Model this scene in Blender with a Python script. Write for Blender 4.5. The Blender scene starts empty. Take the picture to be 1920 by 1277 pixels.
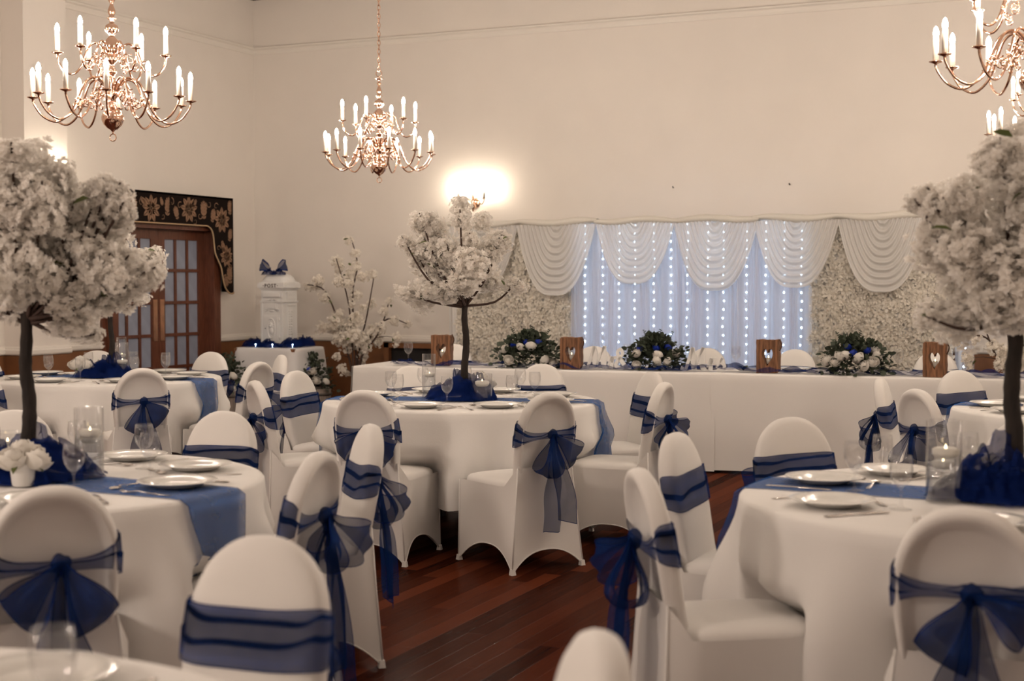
import bpy, math, random
from mathutils import Vector, Matrix, noise
PI = math.pi
sc = bpy.context.scene
col = sc.collection
R0 = random.Random(7)

# ------------------------------------------------------------------ camera, world, fill lights, exposure
YAW = math.radians(24.3); PITCH = math.atan(108.5 / 2667)
cam = bpy.data.cameras.new('camera'); cam.lens = 50.0; cam.sensor_width = 36.0
cam.clip_start = 0.05; cam.clip_end = 100
cam.dof.use_dof = True; cam.dof.focus_distance = 8.2; cam.dof.aperture_fstop = 3.1
co = bpy.data.objects.new('camera', cam); col.objects.link(co)
co.location = (0, 0, 1.44); co.rotation_euler = (PI / 2 - PITCH, 0, YAW)
sc.camera = co
w = bpy.data.worlds.new('world'); sc.world = w; w.use_nodes = True
w.node_tree.nodes['Background'].inputs[0].default_value = (1, .8, .6, 1)
w.node_tree.nodes['Background'].inputs[1].default_value = 0.05
sc.view_settings.view_transform = 'Standard'; sc.view_settings.look = 'None'
sc.view_settings.gamma = 1; sc.view_settings.exposure = 0.82
sc.view_settings.use_curve_mapping = False
sc.cycles.transparent_max_bounces = 14; sc.cycles.max_bounces = 6; sc.cycles.diffuse_bounces = 3; sc.cycles.glossy_bounces = 3; sc.cycles.adaptive_threshold = .07
WARM = (1.0, .84, .72)
BULB = 300.0; SCONCE = 320.0; FAIRY = 12.0
# added unseen fill lights, standing in for chandeliers of the rest of the hall
for x, y, p in ((-5.2, 2.9, 22), (-.5, 3.2, 8), (-5.2, -.5, 175), (-.5, -.4, 3)):
    l = bpy.data.lights.new('hall_fill', 'POINT'); l.energy = p; l.color = WARM; l.shadow_soft_size = .35
    o = bpy.data.objects.new('hall_fill', l); col.objects.link(o); o.location = (x, y, 2.6)

# ------------------------------------------------------------------ materials
def mat(name, c, rough=.6, metal=0, spec=.5, noise_amt=0, nscale=20, bump=0, bscale=60, trans=0, sheen=0, coat=0, stretch=None):
    m = bpy.data.materials.new(name); m.use_nodes = True
    nt = m.node_tree; n = nt.nodes; L = nt.links; b = n['Principled BSDF']
    b.inputs['Base Color'].default_value = (*c, 1); b.inputs['Roughness'].default_value = rough
    b.inputs['Metallic'].default_value = metal; b.inputs['Specular IOR Level'].default_value = spec
    b.inputs['Coat Weight'].default_value = coat; b.inputs['Coat Roughness'].default_value = .08
    b.inputs['Sheen Weight'].default_value = sheen
    tc = n.new('ShaderNodeTexCoord'); mp = n.new('ShaderNodeMapping'); L.new(tc.outputs['Object'], mp.inputs[0])
    if stretch: mp.inputs['Scale'].default_value = stretch
    if noise_amt:
        t = n.new('ShaderNodeTexNoise'); t.inputs['Scale'].default_value = nscale; t.inputs['Detail'].default_value = 4
        L.new(mp.outputs[0], t.inputs['Vector'])
        r = n.new('ShaderNodeValToRGB')
        r.color_ramp.elements[0].position = .3; r.color_ramp.elements[1].position = .7
        r.color_ramp.elements[0].color = (*[max(0, v * (1 - noise_amt)) for v in c], 1)
        r.color_ramp.elements[1].color = (*[min(1, v * (1 + noise_amt)) for v in c], 1)
        L.new(t.outputs[0], r.inputs[0]); L.new(r.outputs[0], b.inputs['Base Color'])
    if bump:
        t2 = n.new('ShaderNodeTexNoise'); t2.inputs['Scale'].default_value = bscale; t2.inputs['Detail'].default_value = 3
        L.new(mp.outputs[0], t2.inputs['Vector'])
        bp = n.new('ShaderNodeBump'); bp.inputs['Strength'].default_value = bump; bp.inputs['Distance'].default_value = .01
        L.new(t2.outputs[0], bp.inputs['Height']); L.new(bp.outputs[0], b.inputs['Normal'])
    if trans:
        tr = n.new('ShaderNodeBsdfTranslucent'); tr.inputs[0].default_value = (*c, 1)
        mx = n.new('ShaderNodeMixShader'); mx.inputs[0].default_value = trans
        L.new(b.outputs[0], mx.inputs[1]); L.new(tr.outputs[0], mx.inputs[2]); L.new(mx.outputs[0], n['Material Output'].inputs[0])
    return m

def sheer(name, c, alpha, trans=.5, rough=.6, vary=0, weave=0):
    """woven see-through cloth: part of the light passes straight between the threads"""
    m = bpy.data.materials.new(name); m.use_nodes = True
    nt = m.node_tree; n = nt.nodes; L = nt.links; n.remove(n['Principled BSDF'])
    d = n.new('ShaderNodeBsdfDiffuse'); d.inputs[0].default_value = (*c, 1)
    t = n.new('ShaderNodeBsdfTranslucent'); t.inputs[0].default_value = (*c, 1)
    mx = n.new('ShaderNodeMixShader'); mx.inputs[0].default_value = trans
    L.new(d.outputs[0], mx.inputs[1]); L.new(t.outputs[0], mx.inputs[2])
    g = n.new('ShaderNodeBsdfGlossy'); g.inputs['Roughness'].default_value = .45; g.inputs[0].default_value = (*[min(1, v * 1.5 + .02) for v in c], 1)
    m2 = n.new('ShaderNodeMixShader'); m2.inputs[0].default_value = .12
    L.new(mx.outputs[0], m2.inputs[1]); L.new(g.outputs[0], m2.inputs[2])
    tp = n.new('ShaderNodeBsdfTransparent')
    m3 = n.new('ShaderNodeMixShader'); m3.inputs[0].default_value = alpha
    L.new(tp.outputs[0], m3.inputs[1]); L.new(m2.outputs[0], m3.inputs[2])
    if vary:
        tc = n.new('ShaderNodeTexCoord'); tx = n.new('ShaderNodeTexNoise'); tx.inputs['Scale'].default_value = 9
        L.new(tc.outputs['Object'], tx.inputs['Vector'])
        mr = n.new('ShaderNodeMapRange'); mr.inputs[3].default_value = alpha - vary; mr.inputs[4].default_value = alpha + vary
        L.new(tx.outputs[0], mr.inputs[0]); L.new(mr.outputs[0], m3.inputs[0])
    L.new(m3.outputs[0], n['Material Output'].inputs[0])
    return m

def glow(name, c, s):
    m = bpy.data.materials.new(name); m.use_nodes = True
    n = m.node_tree.nodes; n.remove(n['Principled BSDF'])
    e = n.new('ShaderNodeEmission'); e.inputs[0].default_value = (*c, 1); e.inputs[1].default_value = s
    m.node_tree.links.new(e.outputs[0], n['Material Output'].inputs[0]); return m

def thin_glass(name, tint=(.985, .985, .985), rough=.05):
    m = bpy.data.materials.new(name); m.use_nodes = True
    n = m.node_tree.nodes; L = m.node_tree.links; n.remove(n['Principled BSDF'])
    t = n.new('ShaderNodeBsdfTransparent'); t.inputs[0].default_value = (*tint, 1)
    g = n.new('ShaderNodeBsdfGlossy'); g.inputs['Roughness'].default_value = rough
    f = n.new('ShaderNodeLayerWeight'); f.inputs['Blend'].default_value = .5
    pw = n.new('ShaderNodeMath'); pw.operation = 'POWER'; pw.inputs[1].default_value = 2.4; L.new(f.outputs['Facing'], pw.inputs[0])
    ma = n.new('ShaderNodeMath'); ma.operation = 'MULTIPLY_ADD'; ma.inputs[1].default_value = .38; ma.inputs[2].default_value = .06; L.new(pw.outputs[0], ma.inputs[0])
    mx = n.new('ShaderNodeMixShader'); L.new(ma.outputs[0], mx.inputs[0])
    L.new(t.outputs[0], mx.inputs[1]); L.new(g.outputs[0], mx.inputs[2]); L.new(mx.outputs[0], n['Material Output'].inputs[0])
    return m

M = {}
M['wall'] = mat('wall_paint', (.80, .742, .685), .75, spec=.25, noise_amt=.012, nscale=3, bump=.05, bscale=140)
M['ceil'] = mat('ceiling_paint', (.74, .72, .69), .8, spec=.2)
M['trim'] = mat('trim_paint', (.80, .75, .69), .45, spec=.4)
M['beam'] = mat('ceiling_beam', (.16, .10, .07), .6)
M['wains'] = mat('wainscot_brown', (.20, .080, .030), .5, noise_amt=.12, nscale=5)
M['wood'] = mat('door_wood', (.135, .045, .024), .35, noise_amt=.35, nscale=14, stretch=(6, 6, .6))
M['black'] = mat('black_paint', (.012, .011, .011), .5)
M['pane'] = mat('frosted_pane', (.30, .33, .42), .35, noise_amt=.10, nscale=6)  # blue-grey colour stands in for daylight behind the glass
M['copper'] = mat('copper_plate', (.85, .50, .32), .30, metal=1, noise_amt=.2, nscale=9)
M['brass'] = mat('polished_brass', (.74, .49, .36), .08, metal=1)
M['candle'] = mat('candle_sleeve', (.52, .47, .41), .6, spec=.2)
M['bulb'] = glow('bulb_glow', (1.0, .86, .72), BULB)
M['sbulb'] = glow('sconce_glow', (1.0, .86, .68), SCONCE)
M['fairy'] = glow('fairy_glow', (.58, .80, 1.0), FAIRY)
M['flame'] = glow('candle_flame', (1.0, .72, .35), 6)
M['lycra'] = mat('chair_cover_lycra', (.80, .765, .73), .62, spec=.3, sheen=.15, bump=.06, bscale=25)
M['cloth'] = mat('table_linen', (.82, .79, .76), .8, spec=.2, sheen=.1, bump=.05, bscale=160)
M['cloth2'] = mat('overlay_linen', (.80, .78, .78), .8, spec=.2, bump=.05, bscale=160)
M['organza'] = sheer('navy_organza', (.006, .027, .130), .67, .45, vary=.10)
M['hem'] = sheer('navy_hem', (.006, .02, .11), .92, .3)
M['runner'] = sheer('blue_runner', (.028, .115, .36), .66, .45, vary=.06)
M['tulle'] = sheer('navy_tulle', (.007, .024, .150), .50, .4, vary=.18)
M['plate'] = mat('white_china', (.80, .78, .74), .18, spec=.6, coat=.5)
M['steel'] = mat('cutlery_steel', (.75, .70, .66), .18, metal=1)
M['glass'] = thin_glass('clear_glass')
M['water'] = thin_glass('vase_water', (.95, .96, .97))
M['wax'] = mat('white_wax', (.88, .85, .79), .5, trans=.3)
M['trunk'] = mat('dark_trunk', (.017, .011, .008), .85, noise_amt=.5, nscale=30, bump=.8, bscale=50, stretch=(1, 1, .3))
M['twig'] = mat('brown_twig', (.055, .028, .02), .7)
M['petal'] = mat('blossom_petal', (.95, .91, .86), .75, spec=.1, trans=.5)
M['petal2'] = mat('cherry_petal', (.95, .90, .83), .75, spec=.1, trans=.45)
M['leaf'] = mat('green_leaf', (.10, .125, .035), .5, noise_amt=.3, nscale=20, trans=.2)
M['euca'] = mat('eucalyptus_leaf', (.055, .070, .045), .55, noise_amt=.35, nscale=15, trans=.15)
M['rose'] = mat('white_rose', (.88, .84, .78), .6, spec=.2, trans=.25)
M['brose'] = mat('blue_rose', (.012, .045, .42), .55, trans=.15)
M['wallflower'] = mat('wall_flower', (.92, .87, .79), .7, spec=.1, trans=.3)
M['greyback'] = mat('flower_backing', (.62, .60, .58), .9)
M['drape'] = sheer('white_swag', (.86, .84, .82), .88, .45)
M['voile'] = sheer('white_voile', (.80, .79, .85), .46, .5)
M['backcloth'] = mat('back_curtain', (.50, .49, .55), .8, spec=.1, trans=.25)  # white curtain greyed: its shade behind the swags is in the colour
M['header'] = mat('swag_header', (.83, .79, .72), .8, spec=.1, trans=.2)
M['post'] = mat('postbox_enamel', (.80, .79, .78), .38, spec=.5)
M['postletter'] = mat('post_letter', (.10, .075, .07), .5)
M['log'] = mat('log_wood', (.23, .105, .05), .75, noise_amt=.55, nscale=22, bump=.6, bscale=40, stretch=(3, 3, .35))
M['twine'] = mat('brown_twine', (.10, .05, .03), .8)
M['sign'] = mat('white_sign', (.84, .82, .79), .45)
M['barrel'] = mat('grey_barrel', (.27, .22, .19), .8, noise_amt=.3, nscale=12, stretch=(3, 3, .4))
M['hoop'] = mat('barrel_hoop', (.09, .075, .065), .6)
M['velvet'] = mat('pelmet_cloth', (.012, .0075, .006), .9, spec=.1)
M['print'] = mat('bronze_print', (.25, .135, .075), .55, noise_amt=.15, nscale=30)
M['cord'] = mat('gold_cord', (.50, .34, .20), .5)
M['iron'] = mat('black_iron', (.02, .018, .017), .45, metal=.4)

def floor_mat():
    m = bpy.data.materials.new('floorboard_wood'); m.use_nodes = True
    n = m.node_tree.nodes; L = m.node_tree.links; b = n['Principled BSDF']
    at = n.new('ShaderNodeAttribute'); at.attribute_name = 'tone'
    tc = n.new('ShaderNodeTexCoord'); mp = n.new('ShaderNodeMapping'); mp.inputs['Scale'].default_value = (28, 1.6, 1)
    L.new(tc.outputs['Object'], mp.inputs[0])
    t = n.new('ShaderNodeTexNoise'); t.inputs['Scale'].default_value = 2; t.inputs['Detail'].default_value = 6; L.new(mp.outputs[0], t.inputs['Vector'])
    ad = n.new('ShaderNodeMath'); ad.operation = 'MULTIPLY_ADD'; ad.inputs[1].default_value = .45
    L.new(t.outputs[0], ad.inputs[0]); L.new(at.outputs['Fac'], ad.inputs[2])
    r = n.new('ShaderNodeValToRGB'); e = r.color_ramp.elements
    e[0].position = .15; e[0].color = (.022, .0045, .002, 1); e[1].position = 1.1; e[1].color = (.108, .026, .011, 1)
    L.new(ad.outputs[0], r.inputs[0]); n.remove(b); b = n.new('ShaderNodeBsdfDiffuse'); L.new(r.outputs[0], b.inputs['Color'])
    t2 = n.new('ShaderNodeTexNoise'); t2.inputs['Scale'].default_value = 7; L.new(tc.outputs['Object'], t2.inputs['Vector'])
    bp = n.new('ShaderNodeBump'); bp.inputs['Strength'].default_value = .12; bp.inputs['Distance'].default_value = .02
    L.new(t2.outputs[0], bp.inputs['Height']); L.new(bp.outputs[0], b.inputs['Normal'])
    g = n.new('ShaderNodeBsdfGlossy'); g.inputs['Roughness'].default_value = .20; L.new(bp.outputs[0], g.inputs['Normal'])   # worn satin varnish
    mx = n.new('ShaderNodeMixShader'); mx.inputs[0].default_value = .05; L.new(b.outputs[0], mx.inputs[1]); L.new(g.outputs[0], mx.inputs[2]); L.new(mx.outputs[0], n['Material Output'].inputs[0])
    return m
M['floor'] = floor_mat()

# ------------------------------------------------------------------ mesh helpers
class MB:
    def __init__(s): s.v = []; s.f = []; s.m = []; s.s = []
    def add(s, v, f, mi=0, smooth=True):
        k = len(s.v); s.v += [tuple(p) for p in v]
        for q in f: s.f.append([i + k for i in q]); s.m.append(mi); s.s.append(smooth)
        return s
    def box(s, c, d, mi=0, rz=0, taper=1.0):
        x, y, z = d[0] / 2, d[1] / 2, d[2] / 2; cs, sn = math.cos(rz), math.sin(rz); v = []
        for dz in (-1, 1):
            t = taper if dz > 0 else 1
            for dx, dy in ((-1, -1), (1, -1), (1, 1), (-1, 1)):
                px, py = dx * x * t, dy * y * t
                v.append((c[0] + px * cs - py * sn, c[1] + px * sn + py * cs, c[2] + dz * z))
        return s.add(v, [(3, 2, 1, 0), (4, 5, 6, 7), (0, 1, 5, 4), (1, 2, 6, 5), (2, 3, 7, 6), (3, 0, 4, 7)], mi, False)
    def lathe(s, prof, seg=16, c=(0, 0, 0), mi=0, smooth=True):
        v = []; f = []
        for r, z in prof:
            for k in range(seg):
                a = 2 * PI * k / seg; v.append((c[0] + r * math.cos(a), c[1] + r * math.sin(a), c[2] + z))
        for i in range(len(prof) - 1):
            for k in range(seg):
                k2 = (k + 1) % seg; f.append((i * seg + k, i * seg + k2, (i + 1) * seg + k2, (i + 1) * seg + k))
        return s.add(v, f, mi, smooth)
    def tube(s, pts, rad, seg=6, mi=0, caps=True):
        pts = [Vector(p) for p in pts]; n = len(pts)
        if not hasattr(rad, '__len__'): rad = [rad] * n
        v = []; f = []; up = Vector((.13, .21, .97)); prev = None
        for i, p in enumerate(pts):
            t = (pts[min(i + 1, n - 1)] - pts[max(i - 1, 0)]).normalized()
            if prev is None:
                a = t.cross(up)
                if a.length < .05: a = t.cross(Vector((1, 0, 0)))
            else: a = prev - t * prev.dot(t)
            a.normalize(); prev = a; b = t.cross(a)
            for k in range(seg):
                q = 2 * PI * k / seg; v.append(p + (a * math.cos(q) + b * math.sin(q)) * rad[i])
        for i in range(n - 1):
            for k in range(seg):
                k2 = (k + 1) % seg; f.append((i * seg + k, i * seg + k2, (i + 1) * seg + k2, (i + 1) * seg + k))
        if caps: f.append(tuple(range(seg))[::-1]); f.append(tuple((n - 1) * seg + k for k in range(seg)))
        return s.add(v, f, mi)
    def grid(s, fn, nu, nv, mi=0, cu=False, mfn=None):
        v = [fn(i / (nu if cu else nu - 1), j / (nv - 1)) for i in range(nu) for j in range(nv)]
        k = len(s.v); s.v += [tuple(p) for p in v]
        for i in range(nu if cu else nu - 1):
            i2 = (i + 1) % nu
            for j in range(nv - 1):
                s.f.append([k + i * nv + j, k + i2 * nv + j, k + i2 * nv + j + 1, k + i * nv + j + 1])
                s.m.append(mfn(i, j) if mfn else mi); s.s.append(True)
        return s
    def prism(s, pts, fn0, fn1, mi=0, smooth=False):
        """closed outline extruded between fn0(p) and fn1(p); ends are n-gons"""
        n = len(pts); v = [fn0(p) for p in pts] + [fn1(p) for p in pts]
        f = [tuple(range(n))[::-1], tuple(range(n, 2 * n))] + [(i, (i + 1) % n, n + (i + 1) % n, n + i) for i in range(n)]
        return s.add(v, f, mi, smooth)
    def ball(s, c, r, seg=10, rings=6, mi=0):
        r = r if hasattr(r, '__len__') else (r, r, r)
        def fn(u, v):
            a = 2 * PI * u; b = PI * v
            return (c[0] + r[0] * math.sin(b) * math.cos(a), c[1] + r[1] * math.sin(b) * math.sin(a), c[2] - r[2] * math.cos(b))
        return s.grid(fn, seg, rings + 1, mi, cu=True)
    def xf(s, mtx, since=0):
        for i in range(since, len(s.v)): s.v[i] = tuple(mtx @ Vector(s.v[i]))
        return s
    def mesh(s, name, *mats):
        me = bpy.data.meshes.new(name); me.from_pydata(s.v, [], s.f)
        for m_ in mats: me.materials.append(M[m_] if isinstance(m_, str) else m_)
        me.polygons.foreach_set('material_index', s.m); me.polygons.foreach_set('use_smooth', s.s)
        me.update(); return me

def sm(t): t = max(0., min(1., t)); return t * t * (3 - 2 * t)
def nz(x, y, z, sc_=1.0): return noise.noise((x * sc_, y * sc_, z * sc_))
def catmull(P, n=4):
    P = [Vector(p) for p in P]; out = []
    for i in range(len(P) - 1):
        a, b, c, d = P[max(i - 1, 0)], P[i], P[i + 1], P[min(i + 2, len(P) - 1)]
        for k in range(n):
            t = k / n
            out.append(.5 * ((2 * b) + (c - a) * t + (2 * a - 5 * b + 4 * c - d) * t * t + (3 * b - a - 3 * c + d) * t ** 3))
    out.append(P[-1]); return out

def link(o, parent=None, loc=None, rot=None, scale=None):
    col.objects.link(o)
    if parent: o.parent = parent
    if loc is not None: o.location = loc
    if rot is not None: o.rotation_euler = rot
    if scale is not None: o.scale = scale if hasattr(scale, '__len__') else (scale,) * 3
    return o
def part(name, me, parent, loc=None, rot=None, scale=None, label=None, kind=None):
    o = bpy.data.objects.new(name, me); link(o, parent, loc, rot, scale)
    if label: o['label'] = label
    if kind: o['kind'] = kind
    return o
def tag(o, label, cat, group=None, kind=None):
    o['label'] = label
    if cat: o['category'] = cat
    if group: o['group'] = group
    if kind: o['kind'] = kind
    return o
def thing(name, label, cat, loc, rz=0, group=None, scale=None):
    o = bpy.data.objects.new(name, None); o.empty_display_size = .1
    link(o, None, loc, (0, 0, rz), scale); return tag(o, label, cat, group)
def single(name, me, label, cat, loc=(0, 0, 0), rot=(0, 0, 0), group=None, scale=None, kind=None):
    o = bpy.data.objects.new(name, me); link(o, None, loc, rot, scale); return tag(o, label, cat, group, kind)
def struct(name, me, label=None):
    o = bpy.data.objects.new(name, me); link(o); o['kind'] = 'structure'
    if label: o['label'] = label
    return o

# ------------------------------------------------------------------ the room
XL, XR, YB, YF, ZC = -9.152, 1.75, 13.3, -5.0, 4.6
struct('wall_back', MB().box(((XL + XR) / 2, YB + .1, ZC / 2), (XR - XL + .6, .2, ZC)).mesh('wall_back', 'wall'), 'cream plaster wall behind the draped backdrop')
struct('wall_right', MB().box((XR + .1, (YB + YF) / 2, ZC / 2), (.2, YB - YF, ZC)).mesh('wall_right', 'wall'), 'cream plaster side wall facing the door wall')
struct('wall_front', MB().box(((XL + XR) / 2, YF - .1, ZC / 2), (XR - XL, .2, ZC)).mesh('wall_front', 'wall'), 'cream plaster wall opposite the backdrop')
DY0, DY1, DZ = 10.78, 12.53, 2.06       # door opening with its lining
b = MB()
b.box((XL - .1, (YF + DY0) / 2, ZC / 2), (.2, DY0 - YF, ZC)); b.box((XL - .1, (DY1 + YB) / 2, ZC / 2), (.2, YB - DY1, ZC))
b.box((XL - .1, (DY0 + DY1) / 2, (DZ + ZC) / 2), (.2, DY1 - DY0, ZC - DZ)); b.box((XL - .28, (DY0 + DY1) / 2, 1.1), (.02, 2.2, 2.2))
b.box((XL + .125, (9.50 + 10.03) / 2, ZC / 2), (.25, .53, ZC))
struct('wall_left', b.mesh('wall_left', 'wall'), 'cream plaster door wall with a shallow pilaster')
struct('ceiling', MB().box(((XL + XR) / 2, (YB + YF) / 2, ZC + .1), (XR - XL + .4, YB - YF + .4, .2)).mesh('ceiling', 'ceil'), 'pale flat ceiling')
def rail_profile(p0, p1, z, prof, name, label, m='trim'):
    """moulding swept from p0 to p1 (prof = (out, dz)); the room is on the left of p0->p1"""
    p0, p1 = Vector(p0), Vector(p1); d = (p1 - p0).normalized(); o = Vector((-d.y, d.x))
    v = []; n = len(prof)
    for p in (p0, p1): v += [(p.x + o.x * a, p.y + o.y * a, z + c) for a, c in prof]
    f = [(i, (i + 1) % n, n + (i + 1) % n, n + i) for i in range(n)] + [tuple(range(n))[::-1], tuple(range(n, 2 * n))]
    return struct(name, MB().add(v, f, 0, False).mesh(name, m), label)
DADO = [(0, -.005), (.022, 0), (.03, .012), (.03, .042), (.02, .05), (.016, .066), (0, .072)]
PICT = [(0, 0), (.012, .002), (.02, .022), (.02, .05), (.045, .062), (.05, .075), (0, .08)]
k = 0
def trim(p0, p1, z, prof, label, m='trim'):
    global k; k += 1; rail_profile(p0, p1, z, prof, 'trim_%d' % k, label, m)
PX = XL + .25
trim((XR, YB), (XL, YB), .808, DADO, 'white dado rail along the back wall')
trim((XL, YB), (XL, DY1 + .02), .808, DADO, 'white dado rail between door and corner')
trim((XL, DY0 - .02), (XL, 10.03), .808, DADO, 'white dado rail between door and pilaster')
trim((PX, 10.03), (PX, 9.50), .808, DADO, 'white dado rail across the pilaster face')
trim((PX, 9.50), (XL, 9.50), .808, DADO, 'white dado rail round the pilaster side')
trim((XL, 9.50), (XL, YF), .808, DADO, 'white dado rail on the long door wall')
trim((XR, YB), (XL, YB), 3.955, PICT, 'white picture rail along the back wall')
trim((XL, YB), (XL, 10.03), 3.955, PICT, 'white picture rail above the doors')
trim((PX, 10.03), (PX, 9.50), 3.955, PICT, 'white picture rail across the pilaster')
trim((XL, 9.50), (XL, YF), 3.955, PICT, 'white picture rail on the long door wall')
COR = [(0, -.03), (.05, -.03), (.12, .0), (.12, .04), (0, .04)]
trim((XR, YB), (XL, YB), 4.59, COR, 'brown ceiling cornice along the back wall', 'beam')
trim((XL, YB), (XL, YF), 4.59, COR, 'brown ceiling cornice along the door wall', 'beam')
WP = [(0, 0), (.012, 0), (.012, .803), (0, .803)]
trim((XR, YB), (-6.60, YB), .0, WP, 'brown wainscot behind the backdrop', 'wains')
trim((-7.46, YB), (XL, YB), .0, WP, 'brown wainscot behind the post box', 'wains')
trim((XL, YB), (XL, DY1 + .02), .0, WP, 'brown wainscot between door and corner', 'wains')
trim((XL, DY0 - .02), (XL, 10.03), .0, WP, 'brown wainscot between door and pilaster', 'wains')
trim((PX, 10.03), (PX, 9.50), .0, WP, 'brown wainscot on the pilaster', 'wains')
trim((PX, 9.50), (XL, 9.50), .0, WP, 'brown wainscot on the pilaster side', 'wains')
trim((XL, 9.50), (XL, YF), .0, WP, 'brown wainscot on the long door wall', 'wains')
# boxed recess in the wainscot beside the backdrop
t = thing('wall_recess', 'dark recess in a brown wooden surround beside the cherry tree', 'recess', (-7.03, YB, 0))
part('back_panel', MB().box((0, -.02, .39), (.82, .03, .78)).mesh('rp', 'black'), t)
b = MB(); b.box((-.40, -.05, .40), (.06, .09, .80)); b.box((.40, -.05, .40), (.06, .09, .80)); b.box((0, -.05, .775), (.86, .09, .05))
part('surround', b.mesh('rs', 'wains'), t)
for x, z in ((-4.281, 2.363), (-3.14, 2.361)):
    single('wall_hook', MB().tube([(0, 0, 0), (0, -.02, 0), (0, -.028, .012)], .005, 6).mesh('hook', 'iron'), 'small dark hook in the bare wall above the backdrop', 'hook', (x, YB, z), group='hooks above the backdrop')

# floorboards, laid towards the backdrop
def build_floor():
    base = struct('floor', MB().box(((XL + XR) / 2, (YB + YF) / 2, -.06), (XR - XL, YB - YF, .10)).mesh('floor', 'wood'), 'glossy dark red-brown boarded floor')
    W = .088; rr = random.Random(3); planks = []; x = XL
    while x < XR:
        y = YF - rr.random() * 2
        while y < YB:
            l = rr.uniform(1.3, 2.6); planks.append((x, max(y, YF), min(x + W, XR), min(y + l, YB), rr.random())); y += l
        x += W
    def geo(mb, p, tones):
        g = .0004; x0, y0, x1, y1 = p[0] + g, p[1] + g, p[2] - g, p[3] - g; h = (p[4] * 7 % 1) * .0006; c = .0003
        v = [(x0, y0, -.012), (x1, y0, -.012), (x1, y1, -.012), (x0, y1, -.012), (x0, y0, h - c), (x1, y0, h - c), (x1, y1, h - c), (x0, y1, h - c),
             (x0 + c, y0 + c, h), (x1 - c, y0 + c, h), (x1 - c, y1 - c, h), (x0 + c, y1 - c, h)]
        f = [(8, 9, 10, 11)] + [(i, (i + 1) % 4, 4 + (i + 1) % 4, 4 + i) for i in range(4)] + [(4 + i, 4 + (i + 1) % 4, 8 + (i + 1) % 4, 8 + i) for i in range(4)]
        mb.add(v, f, 0, False); tones += [p[4]] * 12
    def fin(mb, tones, name):
        me = mb.mesh(name, 'floor'); at = me.attributes.new('tone', 'FLOAT', 'POINT'); at.data.foreach_set('value', tones); return me
    def vis(p):
        cx, cy = (p[0] + p[2]) / 2, (p[1] + p[3]) / 2
        if not (-3.9 < cx < -.5 and 3.0 < cy < 10.5): return 99
        return cy + .3 * abs(cx + 2.2)
    planks.sort(key=vis)
    for p in planks[:290]:
        mb = MB(); tn = []; geo(mb, p, tn); part('floorboard', fin(mb, tn, 'floorboard'), base)
    mb = MB(); tn = []
    for p in planks[290:]: geo(mb, p, tn)
    part('floorboards', fin(mb, tn, 'floorboards'), base, kind='stuff')
build_floor()

# double doors with glazing
def build_door():
    dm = (DY0 + DY1) / 2
    b = MB()
    for y in (DY0 + .055, DY1 - .055): b.box((XL - .06, y, DZ / 2), (.30, .11, DZ))
    b.box((XL - .06, dm, DZ - .04), (.30, DY1 - DY0, .08))
    for y, s in ((DY0 - .005, -1), (DY1 + .005, 1)): b.box((XL + .015, y, DZ / 2), (.03, .09, DZ))
    root = struct('door_1', b.mesh('door_frame', 'wood'), 'dark mahogany glazed double doors under the floral pelmet')
    LW = (DY1 - DY0 - .22) / 2; H = DZ - .08
    cols, rows = 3, 5; st = .105; top = .10; bot = .26; mun = .032
    pw = (LW - 2 * st - (cols - 1) * mun) / cols; ph = (H - top - bot - (rows - 1) * mun) / rows
    mb = MB()
    for y in (st / 2, LW - st / 2): mb.box((0, y, H / 2), (.045, st, H))
    mb.box((0, LW / 2, H - top / 2), (.045, LW - 2 * st, top)); mb.box((0, LW / 2, bot / 2), (.045, LW - 2 * st, bot))
    for c in range(1, cols): mb.box((0, st + c * (pw + mun) - mun / 2, (bot + H - top) / 2), (.04, mun, H - top - bot))
    for r_ in range(1, rows): mb.box((.001, LW / 2, bot + r_ * (ph + mun) - mun / 2), (.04, LW - 2 * st, mun))
    leafm = mb.mesh('door_leaf', 'wood'); panem = MB().box((0, 0, 0), (.008, pw, ph)).mesh('pane', 'pane')
    platem = MB().box((.026, 0, 0), (.004, .062, .42)).mesh('push_plate', 'copper')
    for i in range(2):
        y0 = DY0 + .11 + i * LW + (.002 if i else -.002)
        lf = part('door_leaf', leafm, root, (XL - .06, y0, 0))
        for c in range(cols):
            for r_ in range(rows):
                part('pane', panem, lf, (0, st + c * (pw + mun) + pw / 2, bot + r_ * (ph + mun) + ph / 2))
        part('push_plate', platem, lf, (0, (LW - st / 2) if i == 0 else st / 2, 1.06), label='copper push plate')
build_door()

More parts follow.
